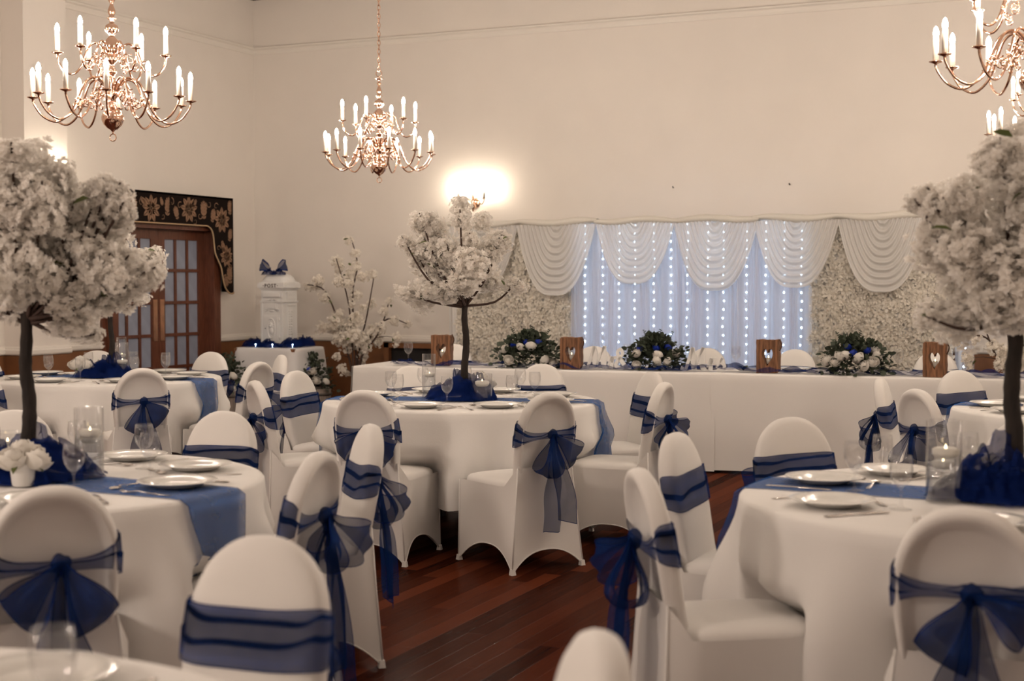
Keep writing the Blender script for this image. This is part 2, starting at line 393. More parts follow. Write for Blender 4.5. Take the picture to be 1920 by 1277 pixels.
# floral pelmet over the doors
def build_pelmet():
    cy, X0, X1 = 11.62, XL + .001, XL + .15
    half = [(1.065, 2.34), (1.065, 1.335), (1.03, 1.322), (.965, 1.335), (.90, 1.40), (.865, 1.50), (.835, 1.60), (.78, 1.68), (.735, 1.75), (.715, 1.85), (.70, 1.94), (.665, 2.0), (.60, 2.03)]
    H3 = [(p.x, p.y) for p in catmull([(a, b_, 0) for a, b_ in half[1:]], 4)]
    H3 = [half[0]] + H3
    out = [(cy + a, z) for a, z in H3] + [(cy - a, z) for a, z in reversed(H3)]
    t = thing('pelmet', 'dark brown shaped pelmet with bronze flowers above the doors', 'pelmet', (XL, cy, 1.32))
    off = Vector((-XL, -cy, -1.32))
    b = MB().prism(out, lambda p: (X1 - .012, p[0], p[1]), lambda p: (X1, p[0], p[1]))
    b.box(((X0 + X1) / 2, cy, 2.33), (X1 - X0, 2.13, .02))
    for s in (-1, 1): b.box(((X0 + X1) / 2, cy + s * 1.06, 1.84), (X1 - X0 - .005, .012, 1.0))
    b.xf(Matrix.Translation(off)); part('board', b.mesh('pelmet_board', 'velvet'), t)
    c = MB().tube([(X1 + .004, cy + a, z) for a, z in H3[1:]] + [(X1 + .004, cy - a, z) for a, z in reversed(H3[1:])], .008, 6)
    c.xf(Matrix.Translation(off)); part('cord_trim', c.mesh('cord', 'cord'), t, label='gold cord edging')
    inside = []
    def ok(y, z):
        a = abs(y - cy)
        if a > 1.04 or z > 2.325: return False
        lim = 0
        for (a0, z0), (a1, z1) in zip(H3[1:], H3[2:]):
            if min(z0, z1) <= z <= max(z0, z1) and abs(z1 - z0) > 1e-6: lim = max(lim, a0 + (a1 - a0) * (z - z0) / (z1 - z0))
        return a > lim + .012 and z > 1.34
    m = MB(); rr = random.Random(5); XF = X1 + .0015
    def petal(y, z, ang, L, w_, vein=True):
        n = 6
        for sgn in (-1, 1):
            pts = []
            for i in range(n + 1):
                q = i / n; pts.append((L * (.12 + .88 * q), sgn * w_ * (math.sin(PI * min(1, q * 1.02)) ** .8) + sgn * (.05 * w_ if vein else 0)))
            inner = [(p[0], sgn * (.10 * w_ if vein else 0)) for p in pts]
            for i in range(n):
                quad = [pts[i], pts[i + 1], inner[i + 1], inner[i]]
                v = [(XF, y + a * math.cos(ang) - c_ * math.sin(ang), z + a * math.sin(ang) + c_ * math.cos(ang)) for a, c_ in quad]
                if all(ok(p[1], p[2]) for p in v): m.add(v, [(0, 1, 2, 3)], 0, False)
    def leafm(y, z, ang, L):
        for i in range(6):
            q = .12 + i * .15; w_ = L * .30 * math.sin(PI * min(.97, q + .05)) ** .7
            for s in (-1, 1):
                bx, bz = y + L * q * math.cos(ang), z + L * q * math.sin(ang)
                petal(bx, bz, ang + s * .75, w_ * 1.25, w_ * .24, False)
        petal(y, z, ang, L * 1.05, L * .06, False)
    def flower(y, z, r_):
        for k2 in range(9): petal(y, z, k2 * 2 * PI / 9 + .2, r_, r_ * .20)
        for k2 in range(7): petal(y, z, k2 * 2 * PI / 7, r_ * .5, r_ * .12)
    def scroll(y, z, r_, s, a0):
        P = [(r_ * (1 - .75 * i / 13), a0 + s * i * .42) for i in range(14)]
        for i in range(13):
            v = []
            for rr_, a in (P[i], P[i + 1]):
                for e in (1, .80): v.append((XF, y + rr_ * e * math.cos(a), z + rr_ * e * math.sin(a)))
            v = [v[0], v[2], v[3], v[1]]
            if all(ok(p[1], p[2]) for p in v): m.add(v, [(0, 1, 2, 3)], 0, False)
    for y, z, r_ in ((cy - .86, 2.16, .13), (cy - .30, 2.17, .14), (cy + .30, 2.19, .14), (cy + .86, 2.10, .14), (cy + .94, 1.72, .12), (cy - .94, 1.72, .12)): flower(y, z, r_)
    for y, z, a, L in ((cy - .58, 2.05, 1.5, .22), (cy - .06, 2.08, 1.4, .22), (cy + .12, 2.06, 1.9, .16), (cy + .55, 2.07, 1.6, .22), (cy + .68, 2.05, 1.3, .17), (cy - .72, 2.06, 1.8, .17), (cy - .16, 2.30, -1.2, .1), (cy + 1.0, 2.14, 1.5, .18),
                       (cy + .85, 1.90, -1.2, .14), (cy + .98, 1.86, 1.3, .16), (cy + .90, 1.55, -1.3, .16), (cy + 1.0, 1.40, 1.6, .22), (cy - .85, 1.90, -1.9, .14), (cy - .90, 1.55, -1.8, .16), (cy - 1.0, 1.42, 1.5, .22), (cy - .48, 2.28, -.6, .12), (cy + .44, 2.30, -2.4, .12), (cy - .99, 2.20, 1.6, .12)): leafm(y, z, a, L)
    for y, z, r_, s, a0 in ((cy - .45, 2.22, .055, 1, 0), (cy + .02, 2.25, .05, -1, 2), (cy + .15, 2.22, .045, 1, 1), (cy + .48, 2.13, .045, -1, 0), (cy + .64, 2.26, .05, 1, 3), (cy - .66, 2.25, .05, -1, 3), (cy + .76, 2.24, .045, 1, .5),
                            (cy + .80, 1.80, .04, 1, 0), (cy + 1.0, 1.60, .04, -1, 2), (cy + .93, 1.47, .04, 1, 1), (cy - .82, 1.80, .04, 1, 0), (cy - 1.0, 1.60, .04, -1, 2), (cy - .12, 2.10, .035, 1, 4), (cy + .40, 2.07, .035, 1, 4)): scroll(y, z, r_, s, a0)
    m.xf(Matrix.Translation(off)); part('floral_print', m.mesh('print', 'print'), t)
build_pelmet()

# ------------------------------------------------------------------ lamps
def arm_mesh(P, name):
    b = MB().tube(catmull([(x, 0, z) for x, z in P], 4), .0062, 7)
    return b
bulb_me = MB().lathe([(.0, .0), (.0095, .001), (.0125, .015), (.0120, .028), (.007, .044), (.0, .052)], 10).mesh('bulb', 'bulb')
sbulb_me = MB().lathe([(.0, .0), (.0095, .001), (.0125, .015), (.0120, .028), (.007, .044), (.0, .052)], 10).mesh('sconce_bulb', 'sbulb')
candle_me = MB().lathe([(.0, .0), (.0134, 0), (.0134, .104), (.0, .104)], 12).mesh('candle', 'candle')
pan_me = MB().lathe([(.0, -.022), (.006, -.02), (.006, -.008), (.012, -.004), (.030, .002), (.032, .006), (.028, .004), (.013, .003), (.013, .012), (.0, .012)], 14).mesh('drip_pan', 'brass')
def curl(b, cx, cz, r, s=1):
    b.tube([(cx + r * (1 - .6 * i / 11) * math.cos(s * i * .62 + 1.2), 0, cz + r * (1 - .6 * i / 11) * math.sin(s * i * .62 + 1.2)) for i in range(12)], .004, 5)
b = arm_mesh([(.025, .04), (.06, .10), (.105, .118), (.15, .09), (.185, .01), (.225, -.075), (.295, -.125), (.365, -.10), (.408, -.045), (.42, -.012)], 'a')
b.lathe([(.006, -.012), (.012, -.008), (.008, 0), (.012, .008), (.006, .012)], 8, (.19, 0, -.005)); b.lathe([(.006, -.010), (.011, 0), (.006, .01)], 8, (.205, 0, -.035))
curl(b, .095, .03, .035); curl(b, .135, -.02, .026, -1)
arm_lo = b.mesh('arm_lower', 'brass')
b = arm_mesh([(.035, .255), (.065, .30), (.10, .308), (.135, .265), (.165, .18), (.205, .138), (.25, .15), (.28, .195), (.288, .235)], 'b')
b.lathe([(.006, -.01), (.011, 0), (.006, .01)], 8, (.15, 0, .215)); curl(b, .095, .225, .028); curl(b, .12, .175, .02, -1)
arm_up = b.mesh('arm_upper', 'brass')
stem_me = MB().lathe([(.0, -.175), (.008, -.172), (.012, -.165), (.03, -.155), (.05, -.135), (.061, -.11), (.061, -.09), (.05, -.065), (.03, -.045), (.016, -.038), (.022, -.028), (.016, -.018), (.014, .0), (.022, .01), (.034, .025), (.036, .045), (.026, .06), (.016, .07),
    (.024, .08), (.026, .095), (.014, .11), (.012, .135), (.024, .15), (.024, .165), (.012, .18), (.014, .20), (.030, .215), (.032, .225), (.022, .235), (.046, .262), (.048, .29), (.036, .325), (.016, .348), (.014, .358), (.034, .375), (.037, .392), (.033, .408), (.014, .42), (.012, .435), (.026, .445), (.026, .45), (.012, .458), (.020, .475), (.021, .49), (.010, .52), (.009, .53), (.019, .545), (.009, .558), (.010, .568), (.03, .58), (.036, .585), (.02, .588), (.006, .59), (.0, .60)], 18).mesh('stem', 'brass')
def ring(b, c, R_, r_, axis=0, seg=16):
    P = []
    for i in range(seg + 1):
        a = 2 * PI * i / seg
        P.append((c[0] + (R_ * math.cos(a) if axis == 0 else 0), c[1] + (R_ * math.cos(a) if axis == 1 else 0), c[2] + R_ * math.sin(a)))
    b.tube(P, r_, 5, caps=False)
hook_me = None
b = MB(); ring(b, (0, 0, -.205), .02, .0035, 0, 14); b.tube([(0, 0, -.17), (0, 0, -.188)], .005); hook_me = b.mesh('bottom_ring', 'brass')
b = MB(); ring(b, (0, 0, .622), .024, .004, 0, 16); z = .655; i = 0
while z < ZC - 2.445:
    n0 = len(b.v); ring(b, (0, 0, 0), .012, .0032, i % 2, 10); b.xf(Matrix.Translation((0, 0, z)) @ Matrix.Diagonal((1, 1, 1.7, 1)), n0); z += .034; i += 1
chain_me = b.mesh('chain', 'brass')
def chandelier(loc, label, a0):
    t = thing('chandelier', label, 'chandelier', loc, a0, 'brass chandeliers')
    part('stem', stem_me, t); part('chain', chain_me, t); part('bottom_ring', hook_me, t)
    for n_, me, r_, z_ in ((12, arm_lo, .42, 0), (6, arm_up, .288, .247)):
        for i in range(n_):
            a = 2 * PI * (i + (.5 if n_ == 6 else 0)) / n_
            ar = part('arm', me, t, (0, 0, 0), (0, 0, a))
            part('drip_pan', pan_me, ar, (r_, 0, z_)); part('candle', candle_me, ar, (r_, 0, z_ + .010)); part('bulb', bulb_me, ar, (r_, 0, z_ + .114))
chandelier((-5.252, 6.282, 2.445), 'brass candle chandelier hanging over the rose-pot table, before the doors', .10)
chandelier((-5.533, 9.736, 2.445), 'brass candle chandelier on a chain by the post box corner', .17)
chandelier((-.51, 6.788, 2.445), 'brass candle chandelier above the table across the aisle from the rose-pot table', .05)
chandelier((-.637, 10.299, 2.445), 'brass candle chandelier hanging in front of the flower wall past the curtain', .2)

def sconce(loc, rz, label):
    t = thing('wall_sconce', label, 'wall light', loc, rz, 'twin candle wall sconces')
    part('backplate', MB().lathe([(.0, -.012), (.045, -.01), (.05, 0), (.0, .004)], 16).xf(Matrix.Rotation(-PI / 2, 4, 'X')).mesh('bp', 'brass'), t, (0, .008, -.03))
    part('body', MB().lathe([(0, -.12), (.008, -.115), (.012, -.10), (.03, -.08), (.034, -.06), (.02, -.035), (.012, -.025), (.024, -.01), (.012, .005), (.02, .02), (.01, .035), (.014, .05), (0, .07)], 12).mesh('sb', 'brass'), t, (0, .075, 0))
    for s in (-1, 1):
        ar = part('arm', MB().tube(catmull([(0, .075, -.03), (s * .05, .09, .02), (s * .08, .10, -.03), (s * .12, .11, -.045), (s * .145, .115, -.01)], 4), .005, 6).mesh('sa', 'brass'), t)
        part('drip_pan', pan_me, ar, (s * .145, .115, .01), scale=.85); part('candle', candle_me, ar, (s * .145, .115, .018), scale=(.9, .9, .75)); part('bulb', sbulb_me, ar, (s * .145, .115, .098), scale=.95)
sconce((-6.411, YB, 2.29), PI, 'brass twin candle sconce on the back wall beside the backdrop')
sconce((PX, 9.77, 2.31), -PI / 2, 'brass twin candle sconce on the pilaster near the doors')

# ------------------------------------------------------------------ covered chairs
def yb(z): return -.19 - .18 * (z - .45)
def back_outline(n=18):
    P = []                                           # right side from the bottom to the top, then mirrored
    for i in range(7): z = .40 + (.69 - .40) * i / 6; P.append((.160 + .014 * sm((z - .40) / .25), z))
    for i in range(1, n + 1):
        a = PI / 2 * i / n; P.append((.174 * math.cos(a) ** (2 / 2.25), .69 + .205 * math.sin(a) ** (2 / 2.1)))
    return P + [(-x, z) for x, z in reversed(P[:-1])]
def make_back(seed):
    O = back_outline(); C = Vector((0, .63)); n = len(O); b = MB(); rr = seed * 7.3
    rings = [(.0, .040), (.35, .039), (.6, .036), (.8, .031), (.92, .025), (.985, .015), (1.0, .0), (.99, -.016), (.965, -.030), (.93, -.036), (.875, -.036), (.81, -.022), (.75, -.013), (.5, -.009), (.25, -.008), (0, -.008)]
    v = []; f = []
    for ri, (k_, y) in enumerate(rings):
        for x, z in O:
            X = C.x + (x - C.x) * k_; Z = C.y + (z - C.y) * k_
            wr = .0035 * nz(X * 26, Z * 9, rr) * (1 if abs(y) < .028 else .35)
            v.append((X + (wr if abs(X) > .12 else 0), yb(Z) + y + wr * .6, Z))
    for i in range(len(rings) - 1):
        for k_ in range(n): k2 = (k_ + 1) % n; f.append((i * n + k_, i * n + k2, (i + 1) * n + k2, (i + 1) * n + k_))
    return b.add(v, f).mesh('backrest', 'lycra')
def make_seat():
    b = MB(); n = 40; O = []
    for i in range(n):
        a = 2 * PI * i / n; c, s = math.cos(a), math.sin(a); p = 2 / 5.0
        O.append((.207 * math.copysign(abs(c) ** p, c) * (1 - .05 * (1 - s) / 2), .012 + .218 * math.copysign(abs(s) ** p, s)))
    rings = [(0, .462), (.5, .461), (.8, .457), (.93, .449), (.99, .437), (1.0, .425), (1.004, .419), (.995, .413), (.99, .405), (.9, .40)]
    v = [(x * k_, .012 + (y - .012) * k_, z) for k_, z in rings for x, y in O]; f = []
    for i in range(len(rings) - 1):
        for k_ in range(n): k2 = (k_ + 1) % n; f.append((i * n + k_, i * n + k2, (i + 1) * n + k2, (i + 1) * n + k_))
    return b.add(v, f).mesh('seat', 'lycra')
def make_skirt():
    b = MB(); FR, RR_ = (.212, .232), (.222, -.262)
    def panel(top, f0, f1, inw, arch):
        def fn(u, v):
            tp = top(u); s = abs(2 * u - 1)
            hz = arch * (1 - s ** 2.4); bx = f0[0] + (f1[0] - f0[0]) * u; by = f0[1] + (f1[1] - f0[1]) * u
            bow = (1 - s ** 1.6)
            ex, ey = bx - inw[0] * bow, by - inw[1] * bow
            q = v ** 1.12; pin = math.sin(PI * v) * .012 * bow
            return (tp[0] + (ex - tp[0]) * q - inw[0] * pin * 20, tp[1] + (ey - tp[1]) * q - inw[1] * pin * 20, tp[2] + (hz + .004 - tp[2]) * v)
        b.grid(fn, 15, 12)
        b.tube([fn(i / 20, 1) for i in range(21)], .0032, 5)
    panel(lambda u: (-.205 + .41 * u, .229 - .012 * abs(2 * u - 1) ** 6, .424), (-FR[0], FR[1]), FR, (0, .022), .115)
    panel(lambda u: (.170 - .34 * u, yb(.52) - .027 - .004, .52), RR_, (-RR_[0], RR_[1]), (0, -.016), .10)
    def side(s):
        def top(u):                                   # from the back corner to the front corner
            q = sm(u / .16); return (s * (.168 + .037 * q), yb(.52) - .03 + (.229 - yb(.52) + .03) * u, .52 - .096 * q)
        return top
    panel(side(1), RR_, FR, (.026, 0), .115)
    tl = side(-1); panel(lambda u: tl(1 - u), (-FR[0], FR[1]), (-RR_[0], RR_[1]), (-.026, 0), .115)
    for s in (-1, 1):
        b.tube([(s * .205, .229, .42), (s * .2085, .231, .2), (s * .212, .232, .01)], .004, 5)
        b.tube([(s * .168, yb(.52) - .03, .52), (s * .19, -.243, .3), (s * .222, -.262, .01)], .004, 5)
    return b.mesh('skirt', 'lycra')
foot_me = MB().box((0, 0, .014), (.026, .026, .028), 0, 0, .75).mesh('foot_pocket', 'lycra')

def make_sash(seed):
    r_ = random.Random(seed); a, bb, n = .183, .043, 3.6; zc0 = .692 + r_.uniform(-.006, .006)
    PR = [[(0, 0), (.025, 0), (.60, .001), (.44, .004), (.975, .001), (1, .001)],
          [(0, 0), (.025, 0), (.34, .001), (.20, .004), (.72, .001), (.62, .004), (.975, .001), (1, .001)],
          [(0, 0), (.025, 0), (.20, .001), (.10, .004), (.60, .001), (.48, .003), (.975, 0), (1, 0)]][seed % 3]
    ph = r_.random() * 10
    def fn(u, v):
        phi = 2 * PI * u; s, c = math.sin(phi), -math.cos(phi)
        X = a * math.copysign(abs(s) ** (2 / n), s); Y = bb * math.copysign(abs(c) ** (2 / n), c)
        rear = 1 - sm(min(phi, 2 * PI - phi) / 1.9)
        h = .128 - .096 * rear; j = v * (len(PR) - 1); i0 = int(round(j)); z_, o_ = PR[i0]
        zz = zc0 - .012 * rear + (.5 - z_) * h + .006 * math.sin(phi * 2 + ph) + (.010 * math.sin(phi * 1.5 + ph + z_ * 3) + .003 * math.sin(phi * 6 + z_ * 5)) * (1 if .03 < z_ < .97 else 0)
        taper = 1 - .05 * sm((zz - .70) / .06)
        sc_ = 1 + o_ * 4
        return (X * taper * sc_, yb(zz) + Y * (1 + o_ * 12) * (1 + .1 * rear), zz)
    k_ = len(PR)
    b = MB().grid(fn, 56, k_, cu=True, mfn=lambda i, j: 1 if (j == 0 or j == k_ - 2) else 0)
    sash = b.mesh('sash', 'organza', 'hem')
    subs = []; K = Vector((r_.uniform(-.02, .02), yb(.685) - .055, .683))
    kb = MB(); kb.ball(K, (.028, .022, .03), 12, 8)
    for i, p in enumerate(kb.v): q = 1 + .25 * nz(p[0] * 60, p[2] * 60, seed); kb.v[i] = tuple(K + (Vector(p) - K) * q)
    subs.append(('knot', kb.mesh('knot', 'organza')))
    for s in (-1, 1):
        L_ = r_.uniform(.14, .20); dr = [(1.25, .35), (.9, .6), (.5, 1.15), (1.05, .25), (.7, .95), (.55, .5), (1.15, .7)][seed % 7][0 if s < 0 else 1]; d = Vector((s * math.cos(dr), -.18, -math.sin(dr))).normalized()
        wd = Vector((s * math.sin(dr), 0, math.cos(dr))); nrm = d.cross(wd).normalized(); nrm = nrm if nrm.y < 0 else -nrm
        W_ = r_.uniform(.11, .155); N_ = r_.uniform(.05, .08); p2 = r_.random() * 9
        def fl(u, v):
            q = math.sin(PI * u) ** .65; ww = W_ * (.14 + .86 * sm(q)); vv = v - .5
            ruf = .012 * math.sin(v * 9 + p2 + u * 3) * q + .007 * math.sin(v * 24 + p2) * (1 - q) ** .5 + .010 * nz(u * 4, v * 5, p2)
            return K + d * (L_ * q * (1 - .25 * vv * vv)) + nrm * (N_ * math.sin(2 * PI * u) * .9 + .012 + ruf) + wd * (vv * ww) + Vector((0, 0, -.03 * q * q))
        lb = MB().grid(fl, 22, 13, mfn=lambda i, j: 1 if j in (0, 11) else 0)
        # narrow hem: pull the second and last-but-one rows to the edge
        for i in range(22):
            for j, jj in ((1, 0), (11, 12)):
                e = Vector(lb.v[i * 13 + jj]); m_ = Vector(lb.v[i * 13 + (2 if jj == 0 else 10)]); lb.v[i * 13 + j] = tuple(e + (m_ - e).normalized() * min(.004, (m_ - e).length * .4))
        subs.append(('bow_loop', lb.mesh('bow_loop', 'organza', 'hem')))
    for s in (-1, 1):
        Lt = r_.uniform(.42, .64); W_ = r_.uniform(.10, .155); p2 = r_.random() * 9; sp = s * r_.uniform(.02, .05); slant = r_.uniform(-.05, .05)
        def ft(u, v):
            vv = v - .5; ww = W_ * (.22 + .78 * sm(u * 1.6)); zz = K.z - .01 - Lt * u - slant * vv * sm(u * 1.2)
            yy = K.y - .006 - .030 * sm(u * 2) - s * .004 + .014 * math.sin(v * 7 + p2 + u * 2.5) * sm(u * 2) + .008 * math.sin(v * 17 + p2 + u) * (1 - .5 * u) + .01 * nz(u * 3, v * 2, p2)
            return (K.x + sp * sm(u * 1.4) + vv * ww + .012 * nz(u * 3, 7, p2), yy - .02 * u, zz)
        tb = MB().grid(ft, 20, 9, mfn=lambda i, j: 1 if (j in (0, 7) or i == 18) else 0)
        for i in range(20):
            for j, jj in ((1, 0), (7, 8)):
                e = Vector(tb.v[i * 9 + jj]); m_ = Vector(tb.v[i * 9 + (2 if jj == 0 else 6)]); tb.v[i * 9 + j] = tuple(e + (m_ - e).normalized() * .0035)
        for j in range(9):
            e = Vector(tb.v[19 * 9 + j]); m_ = Vector(tb.v[17 * 9 + j]); tb.v[18 * 9 + j] = tuple(e + (m_ - e).normalized() * .004)
        subs.append(('tail', tb.mesh('sash_tail', 'organza', 'hem')))
    return sash, subs
BACKS = [make_back(i) for i in range(3)]; SEAT = make_seat(); SKIRT = make_skirt(); SASH = [make_sash(11 + i) for i in range(7)]
chair_n = 0
def chair(topx, topy, face, label, group):
    """topx, topy: ground point below the top of the back; face: heading the seat faces"""
    global chair_n; chair_n += 1; i = chair_n
    fx, fy = math.cos(face), math.sin(face)
    t = thing('banquet_chair', label, 'chair', (topx + fx * .27, topy + fy * .27, 0), face - PI / 2, group)
    part('backrest', BACKS[i % 3], t); part('seat', SEAT, t); part('skirt', SKIRT, t)
    for x, y in ((.209, .229), (-.209, .229), (.218, -.258), (-.218, -.258)): part('foot_pocket', foot_me, t, (x, y, 0))
    sm_, subs = SASH[i % 7]; s = part('sash', sm_, t, label='sheer navy blue sash')
    for nme, me in subs: part(nme, me, s)

# ------------------------------------------------------------------ round tables
ZT = .752; RT = .80
TN = {1: 'middle round table', 2: 'round table by the doors', 3: 'rose-pot table', 4: 'table across the aisle from the rose-pot table', 5: 'round table past the flower wall', 6: 'table with only its rim in view'}
TS = {1: 'middle table', 2: 'door table', 3: 'rose-pot table', 4: 'table across the aisle', 5: 'flower wall table', 6: 'rim-only table'}
TAB = {1: (-3.70, 7.48), 2: (-6.93, 8.20), 3: (-3.58, 3.82), 4: (-.45, 4.76), 5: (-.22, 8.33), 6: (-1.74, 1.27)}
SIDE = {90: 'head-table side', 45: 'head-table corner away from the doors', 0: 'side away from the doors', -45: 'rear corner away from the doors',
        -90: 'rear side facing the head table', -135: 'rear corner nearer the doors', 180: 'door side', 135: 'head-table corner nearer the doors'}
# seat angle -> distance of the chair back from the middle, turn of the chair
SEATS = {1: {-90: (1.21, 3, 2), -45: (1.36, 15, 0), 180: (1.15, -2, 0), -135: (1.21, 5, -1), 45: (1.21, 0, -3), 0: (1.25, 2, -1), 90: (1.31, 0, 2), 135: (1.09, 0, -1)},
         2: {-45: (1.38, 0, 4), 0: (1.30, -4, 1), 45: (1.27, 0, -1), 90: (1.06, 6, -8), 135: (1.18, 0, -1), 180: (1.2, 0, 0), -90: (1.25, 0, 0), -135: (1.25, 0, 0)},
         3: {90: (1.18, 0, 1), 0: (1.13, 4, 5), 45: (1.26, -6, 4), 135: (1.22, 0, 1), -45: (1.23, 0, 1), -90: (1.25, 0, 0), 180: (1.25, 0, 0)},
         4: {135: (1.30, 0, -2), 180: (1.15, 8, -10), -135: (1.22, -8, -4), -90: (1.17, 0, 2), 90: (1.24, 0, 0), 45: (1.25, 0, 0)},
         5: {180: (1.2, 0, 3), -135: (1.21, 0, -2), 135: (1.25, 0, 0), -90: (1.25, 0, 0), 90: (1.25, 0, 0)},
         6: {90: (1.29, 0, 0), 45: (1.245, -6, -5.5), 135: (1.3, 0, 0)}}
RUN = {1: (15, .30), 2: (5, .30), 3: (-2, .30), 4: (178, .30), 5: (175, .28)}
def cloth_mesh(n, seats, seed):
    rr = random.Random(seed); ph = [rr.random() * 7 for _ in range(4)]; NA = 200
    def rad(a, d):                                    # radius at drop d below the table edge
        q = sm(d / .36)
        f = .055 * math.cos(10 * a + ph[0] + 1.2 * math.sin(3 * a + ph[1])) +   .030 * math.cos(19 * a + ph[2] + math.sin(2 * a))
        r_ = RT + .016 + .045 * q + f * q
        for ac, (ds, tw, dg) in seats.items():
            da = (a - math.radians(ac + dg) + PI) % (2 * PI) - PI; lim = ds - .27 - .245
            r_ = r_ + (min(r_, lim) - r_) * (1 - sm((abs(da) - .20) / .16)) * sm((d - .18) / .14)
        return r_
    def drop(a): return .47 + .035 * math.cos(4 * a + ph[3]) + .015 * math.cos(9 * a)
    TOP = [(0, 0), (.35, 0), (.7, 0), (.95, 0), (.99, -.001), (1.008, -.006), (1.016, -.014)]
    DR = [i / 13 for i in range(1, 14)]
    def fn(u, v):
        a = 2 * PI * u; j = int(round(v * (len(TOP) + len(DR) - 1)))
        if j < len(TOP): r_, z = TOP[j]; return (RT * r_ * math.cos(a), RT * r_ * math.sin(a), ZT + z)
        d = DR[j - len(TOP)] * drop(a); r_ = rad(a, d)
        return (r_ * math.cos(a), r_ * math.sin(a), ZT - .014 - d)
    return MB().grid(fn, NA, len(TOP) + len(DR), cu=True).mesh('tablecloth', 'cloth'), rad, drop
plate_me = MB().lathe([(0, .004), (.075, .004), (.085, .007), (.095, .015), (.131, .023), (.134, .025), (.131, .0265), (.094, .019), (.084, .011), (.074, .008), (0, .008)], 32).mesh('plate', 'plate')
foot_ring = None
glass_b = MB().lathe([(0, .0035), (.012, .004), (.033, .001), (.034, .0025), (.012, .007), (.005, .014), (.004, .03), (.004, .062), (.008, .070), (.022, .082), (.032, .10), (.0355, .122), (.034, .145), (.031, .166), (.0298, .166), (.033, .145), (.0345, .122), (.031, .101), (.021, .083), (.006, .073), (0, .072)], 20)
glass_me = glass_b.mesh('wine_glass', 'glass')
def strip(b, pts, z, th=.0016):
    """flat outline strip: pts = (y, half width, lift)"""
    v = []; f = []
    for y, h, l in pts: v += [(-h, y, z + l), (h, y, z + l), (h, y, z + l + th), (-h, y, z + l + th)]
    for i in range(len(pts) - 1):
        o = i * 4
        for q in range(4): f.append((o + q, o + (q + 1) % 4, o + 4 + (q + 1) % 4, o + 4 + q))
    f.append((0, 1, 2, 3)); f.append(tuple(len(v) - 4 + q for q in (3, 2, 1, 0))); b.add(v, f)
b = MB(); strip(b, [(-.10, .007, 0), (-.07, .0085, .001), (-.02, .004, .004), (.03, .003, .008), (.045, .010, .007), (.06, .012, .004)], .001)
for i in range(4): strip(b, [(.058, .0018, .004), (.08, .0016, .003), (.098, .001, .007)], .001); b.xf(Matrix.Translation((-.0093 + i * .0062, 0, 0)), len(b.v) - 12)
fork_me = b.mesh('fork', 'steel')
b = MB(); strip(b, [(-.115, .007, 0), (-.09, .009, .001), (-.02, .0055, .002), (0, .005, .002), (.02, .009, .002), (.08, .010, .002), (.105, .006, .001), (.112, .001, .001)], .001, .003); knife_me = b.mesh('knife', 'steel')
b = MB(); strip(b, [(-.09, .007, 0), (-.06, .0085, .001), (-.01, .004, .004), (.035, .003, .009), (.045, .005, .009)], .001)
b.grid(lambda u, v: (.019 * math.sin(PI * u) ** .7 * (v * 2 - 1), .042 + .058 * u, .009 - .007 * math.sin(PI * u) * (1 - (v * 2 - 1) ** 2) - .003 * u), 10, 7)
spoon_me = b.mesh('spoon', 'steel')
side_me = MB().lathe([(0, .003), (.05, .003), (.058, .007), (.083, .013), (.085, .015), (.057, .010), (.05, .006), (0, .006)], 28).mesh('side_plate', 'plate')
def crumple(mb, rx, ry, h, seed, nu=40, nv=40, fold=1.0):
    def fn(u, v):
        x, y = u * 2 - 1, v * 2 - 1; ang = math.atan2(y, x); rad_ = min(1.2, math.hypot(x, y) / max(abs(math.cos(ang)), abs(math.sin(ang))) ** .0)
        r_ = max(abs(x), abs(y)); X, Y = (x, y) if r_ < 1e-6 else (math.cos(ang) * r_, math.sin(ang) * r_)
        edge = 1 + .22 * nz(math.cos(ang) * 2, math.sin(ang) * 2, seed)
        n1 = nz(X * 2.2, Y * 2.2, seed); n2 = abs(nz(X * 4.5, Y * 4.5, seed + 9)); n3 = nz(X * 9, Y * 9, seed + 4)
        n4 = abs(nz(X * 3.2 + n1 * 1.5, Y * 3.2, seed + 14)) * 2
        z = h * (max(0, 1 - r_ * r_)) ** .75 * (.45 + .5 * n1 + .55 * min(.8, n4)) + .12 * h * n3 + .05 * h
        return (X * rx * edge + .03 * n3, Y * ry * edge + .03 * n1, max(.002, z))
    mb.grid(fn, nu, nv)
flame_b = MB().lathe([(0, 0), (.004, .004), (.005, .010), (.003, .018), (0, .026)], 8)
flame_me = flame_b.mesh('flame', 'flame')
fc_me = MB().lathe([(0, 0), (.022, .0), (.030, .008), (.031, .020), (.024, .024), (.012, .020), (0, .018)], 18).mesh('floating_candle', 'wax')
VASES = {}
def vase(R_, H_, W_, loc, label, group):
    k_ = (R_, H_, W_)
    if k_ not in VASES:
        VASES[k_] = (MB().lathe([(0, .004), (R_ * .97, .004), (R_ * .985, .02), (R_ * .97, H_), (R_, H_ + .001), (R_ * 1.02, H_ - .003), (R_, .02), (R_ * .99, 0), (0, 0)], 28).mesh('vase_glass', 'glass'),
                     MB().lathe([(0, .007), (R_ * .95, .007), (R_ * .95, W_), (0, W_)], 24).mesh('vase_water', 'water'))
    g, wt = VASES[k_]; t = thing('candle_vase', label, 'vase', loc, 0, group)
    part('glass_cylinder', g, t); part('water', wt, t); s = min(1.35, R_ * .78 / .031)
    c = part('floating_candle', fc_me, t, (R_ * .1, 0, W_ - .012), scale=s, label='white floating candle'); part('flame', flame_me, c, (0, 0, .018), scale=.55)
